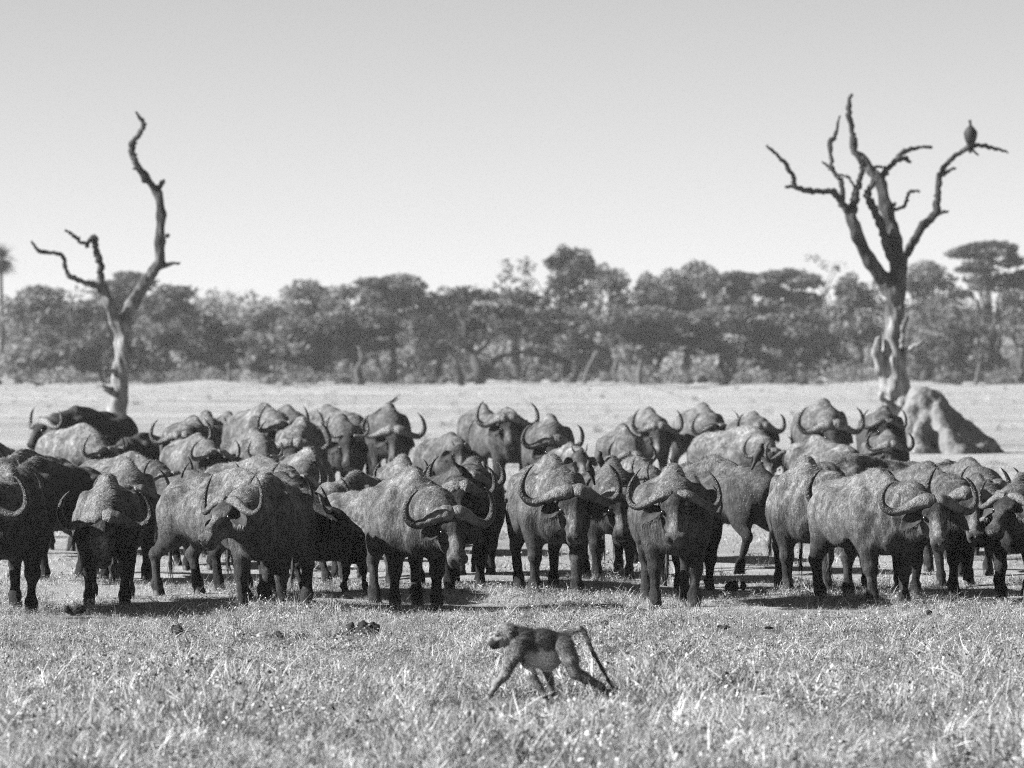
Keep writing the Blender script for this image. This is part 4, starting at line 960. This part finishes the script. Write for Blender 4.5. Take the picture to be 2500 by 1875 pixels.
# ------------------------------------------------------------------ grass
def tuft(seed, nbl, hmin, hmax, spread, wid, droop, herb=0):
    r = np.random.default_rng(seed); V, F, T = [], [], []
    for b in range(nbl):
        a = r.uniform(0, 2 * math.pi); q = spread * math.sqrt(r.uniform(0, 1)); base = np.array([q * math.cos(a), q * math.sin(a), -.01])
        d = r.uniform(0, 2 * math.pi); L = r.uniform(hmin, hmax); lean = r.uniform(.1, 1.0) * droop
        D = np.array([math.cos(d), math.sin(d), 0]); sv = np.array([-math.sin(d), math.cos(d), 0]) * wid * r.uniform(.6, 1.3)
        pts = [base + D * L * lean * t ** 1.6 + np.array([0, 0, 1]) * L * (t - .45 * lean * t ** 2) for t in (0, .4, .75, 1)]
        n = len(V); V += [pts[0] - sv, pts[0] + sv, pts[1] - sv * .9, pts[1] + sv * .9, pts[2] - sv * .6, pts[2] + sv * .6, pts[3]]
        F += [[n, n + 1, n + 3, n + 2], [n + 2, n + 3, n + 5, n + 4], [n + 4, n + 5, n + 6]]
        T += [np.clip(r.normal(.6, .28), 0, 1)] * 7
    for b in range(herb):                                              # little leaves and seed heads among the blades
        a = r.uniform(0, 2 * math.pi); q = spread * 1.25 * math.sqrt(r.uniform(0, 1)); c = np.array([q * math.cos(a), q * math.sin(a), r.uniform(.01, .85) * hmax])
        u = r.normal(size=3); u /= np.linalg.norm(u); w_ = np.cross(u, r.normal(size=3)); w_ /= np.linalg.norm(w_); k = r.uniform(.004, .011)
        n = len(V); V += [c - u * k * 1.6, c + w_ * k, c + u * k * 1.6, c - w_ * k]; F += [[n, n + 1, n + 2, n + 3]]
        T += [r.choice([.08, .25, .5, .8])] * 4
    return mesh_from('tuft', np.array(V), F, {'tone': T}, [GRASS], False)
src = bpy.data.collections.new('tuft_sources')
def source(i, me): src.objects.link(bpy.data.objects.new('tuft_%02d' % i, me))
for i in range(6): source(i, tuft(40 + i, 34, .04, .12, .14, .0022, 1.7, 9))            # low tangled turf
for i in range(4): source(6 + i, tuft(60 + i, 44, .09, .23, .10, .0030, 1.2, 3))         # standing clumps
for i in range(2): source(10 + i, tuft(80 + i, 7, .14, .34, .16, .0026, 1.9))          # long bent straws
def scatter(name, pts, idx, rots, scl):
    me = bpy.data.meshes.new(name); me.vertices.add(len(pts)); me.vertices.foreach_set('co', pts.astype(np.float32).ravel())
    a = me.attributes.new('rot', 'FLOAT_VECTOR', 'POINT'); a.data.foreach_set('vector', rots.astype(np.float32).ravel())
    a = me.attributes.new('scl', 'FLOAT', 'POINT'); a.data.foreach_set('value', scl.astype(np.float32))
    a = me.attributes.new('pick', 'INT', 'POINT'); a.data.foreach_set('value', idx.astype(np.int32))
    me.materials.append(GRASS)
    o = link(name, me, kind='stuff')
    ng = bpy.data.node_groups.new(name, 'GeometryNodeTree')
    ng.interface.new_socket('Geometry', in_out='INPUT', socket_type='NodeSocketGeometry'); ng.interface.new_socket('Geometry', in_out='OUTPUT', socket_type='NodeSocketGeometry')
    gi = ng.nodes.new('NodeGroupInput'); go = ng.nodes.new('NodeGroupOutput'); ip = ng.nodes.new('GeometryNodeInstanceOnPoints'); ci = ng.nodes.new('GeometryNodeCollectionInfo')
    ci.inputs['Collection'].default_value = src; ci.inputs['Separate Children'].default_value = True; ci.inputs['Reset Children'].default_value = True
    def na(n, t):
        k = ng.nodes.new('GeometryNodeInputNamedAttribute'); k.data_type = t; k.inputs['Name'].default_value = n; return [x for x in k.outputs if x.enabled][0]
    ip.inputs['Pick Instance'].default_value = True
    L = ng.links.new
    L(gi.outputs[0], ip.inputs['Points']); L(ci.outputs[0], ip.inputs['Instance']); L(na('pick', 'INT'), ip.inputs['Instance Index'])
    L(na('rot', 'FLOAT_VECTOR'), ip.inputs['Rotation']); L(na('scl', 'FLOAT'), ip.inputs['Scale']); L(ip.outputs[0], go.inputs[0])
    md = o.modifiers.new('scatter', 'NODES'); md.node_group = ng
    return o
def patch(x, y):
    return .5 + .2 * np.sin(x * 1.9 + 1.2 * np.sin(y * .8)) + .2 * np.sin(y * 1.1 + x * .7 + 2) + .1 * np.sin(x * 5.3 + y * 2.9)
def grass(name, y0, y1, n, tall_p, smin, smax, thin=0.0):
    r = np.random.default_rng(int(y0 * 10))
    y = np.sqrt(r.uniform(y0 ** 2, y1 ** 2, n)); x = r.uniform(-1, 1, n) * (y * .1 + .6)
    keep = r.uniform(0, 1, n) > thin * (1 - patch(x, y)); x, y = x[keep], y[keep]; n = len(x)
    tall = r.uniform(0, 1, n) < tall_p * (patch(x * 1.7 + 5, y * 1.3) ** 2) * 2
    idx = np.where(tall, r.integers(6, 10, n), np.where(r.uniform(0, 1, n) < .1, r.integers(10, 12, n), r.integers(0, 6, n)))
    z = hgt(x, y)
    rots = np.stack([r.normal(0, .35, n), r.normal(0, .35, n), r.uniform(0, 6.28, n)], 1)
    sc = r.uniform(smin, smax, n) * (.5 + patch(x, y))
    near = (np.abs(x - .15) < .8) & (y > 36.6) & (y < 39.6); sc = np.where(near, sc * .27, sc)
    for dx, dy in DUNG_AT: sc = np.where((np.abs(x - dx) < .22) & (y > dy - .7) & (y < dy + .2), sc * .35, sc); idx = np.where(near & (idx > 5), 0, idx)   # trodden where the baboon walks
    scatter(name, np.stack([x, y, z], 1), idx, rots, sc)
grass('foreground_grass', 31, 40, 10500, .5, .7, 1.5)
grass('near_grass', 40, 47, 10000, .07, .55, 1.05)
grass('grass', 47, 52.3, 9000, .03, .45, .85, .3)
grass('trodden_grass', 52.3, 60, 10500, .02, .3, .75, .9)
grass('sparse_grass', 60, 125, 9000, .03, .6, 1.1, 1.2)
grass('plain_grass', 125, 445, 6000, .2, .8, 1.9, 1.5)
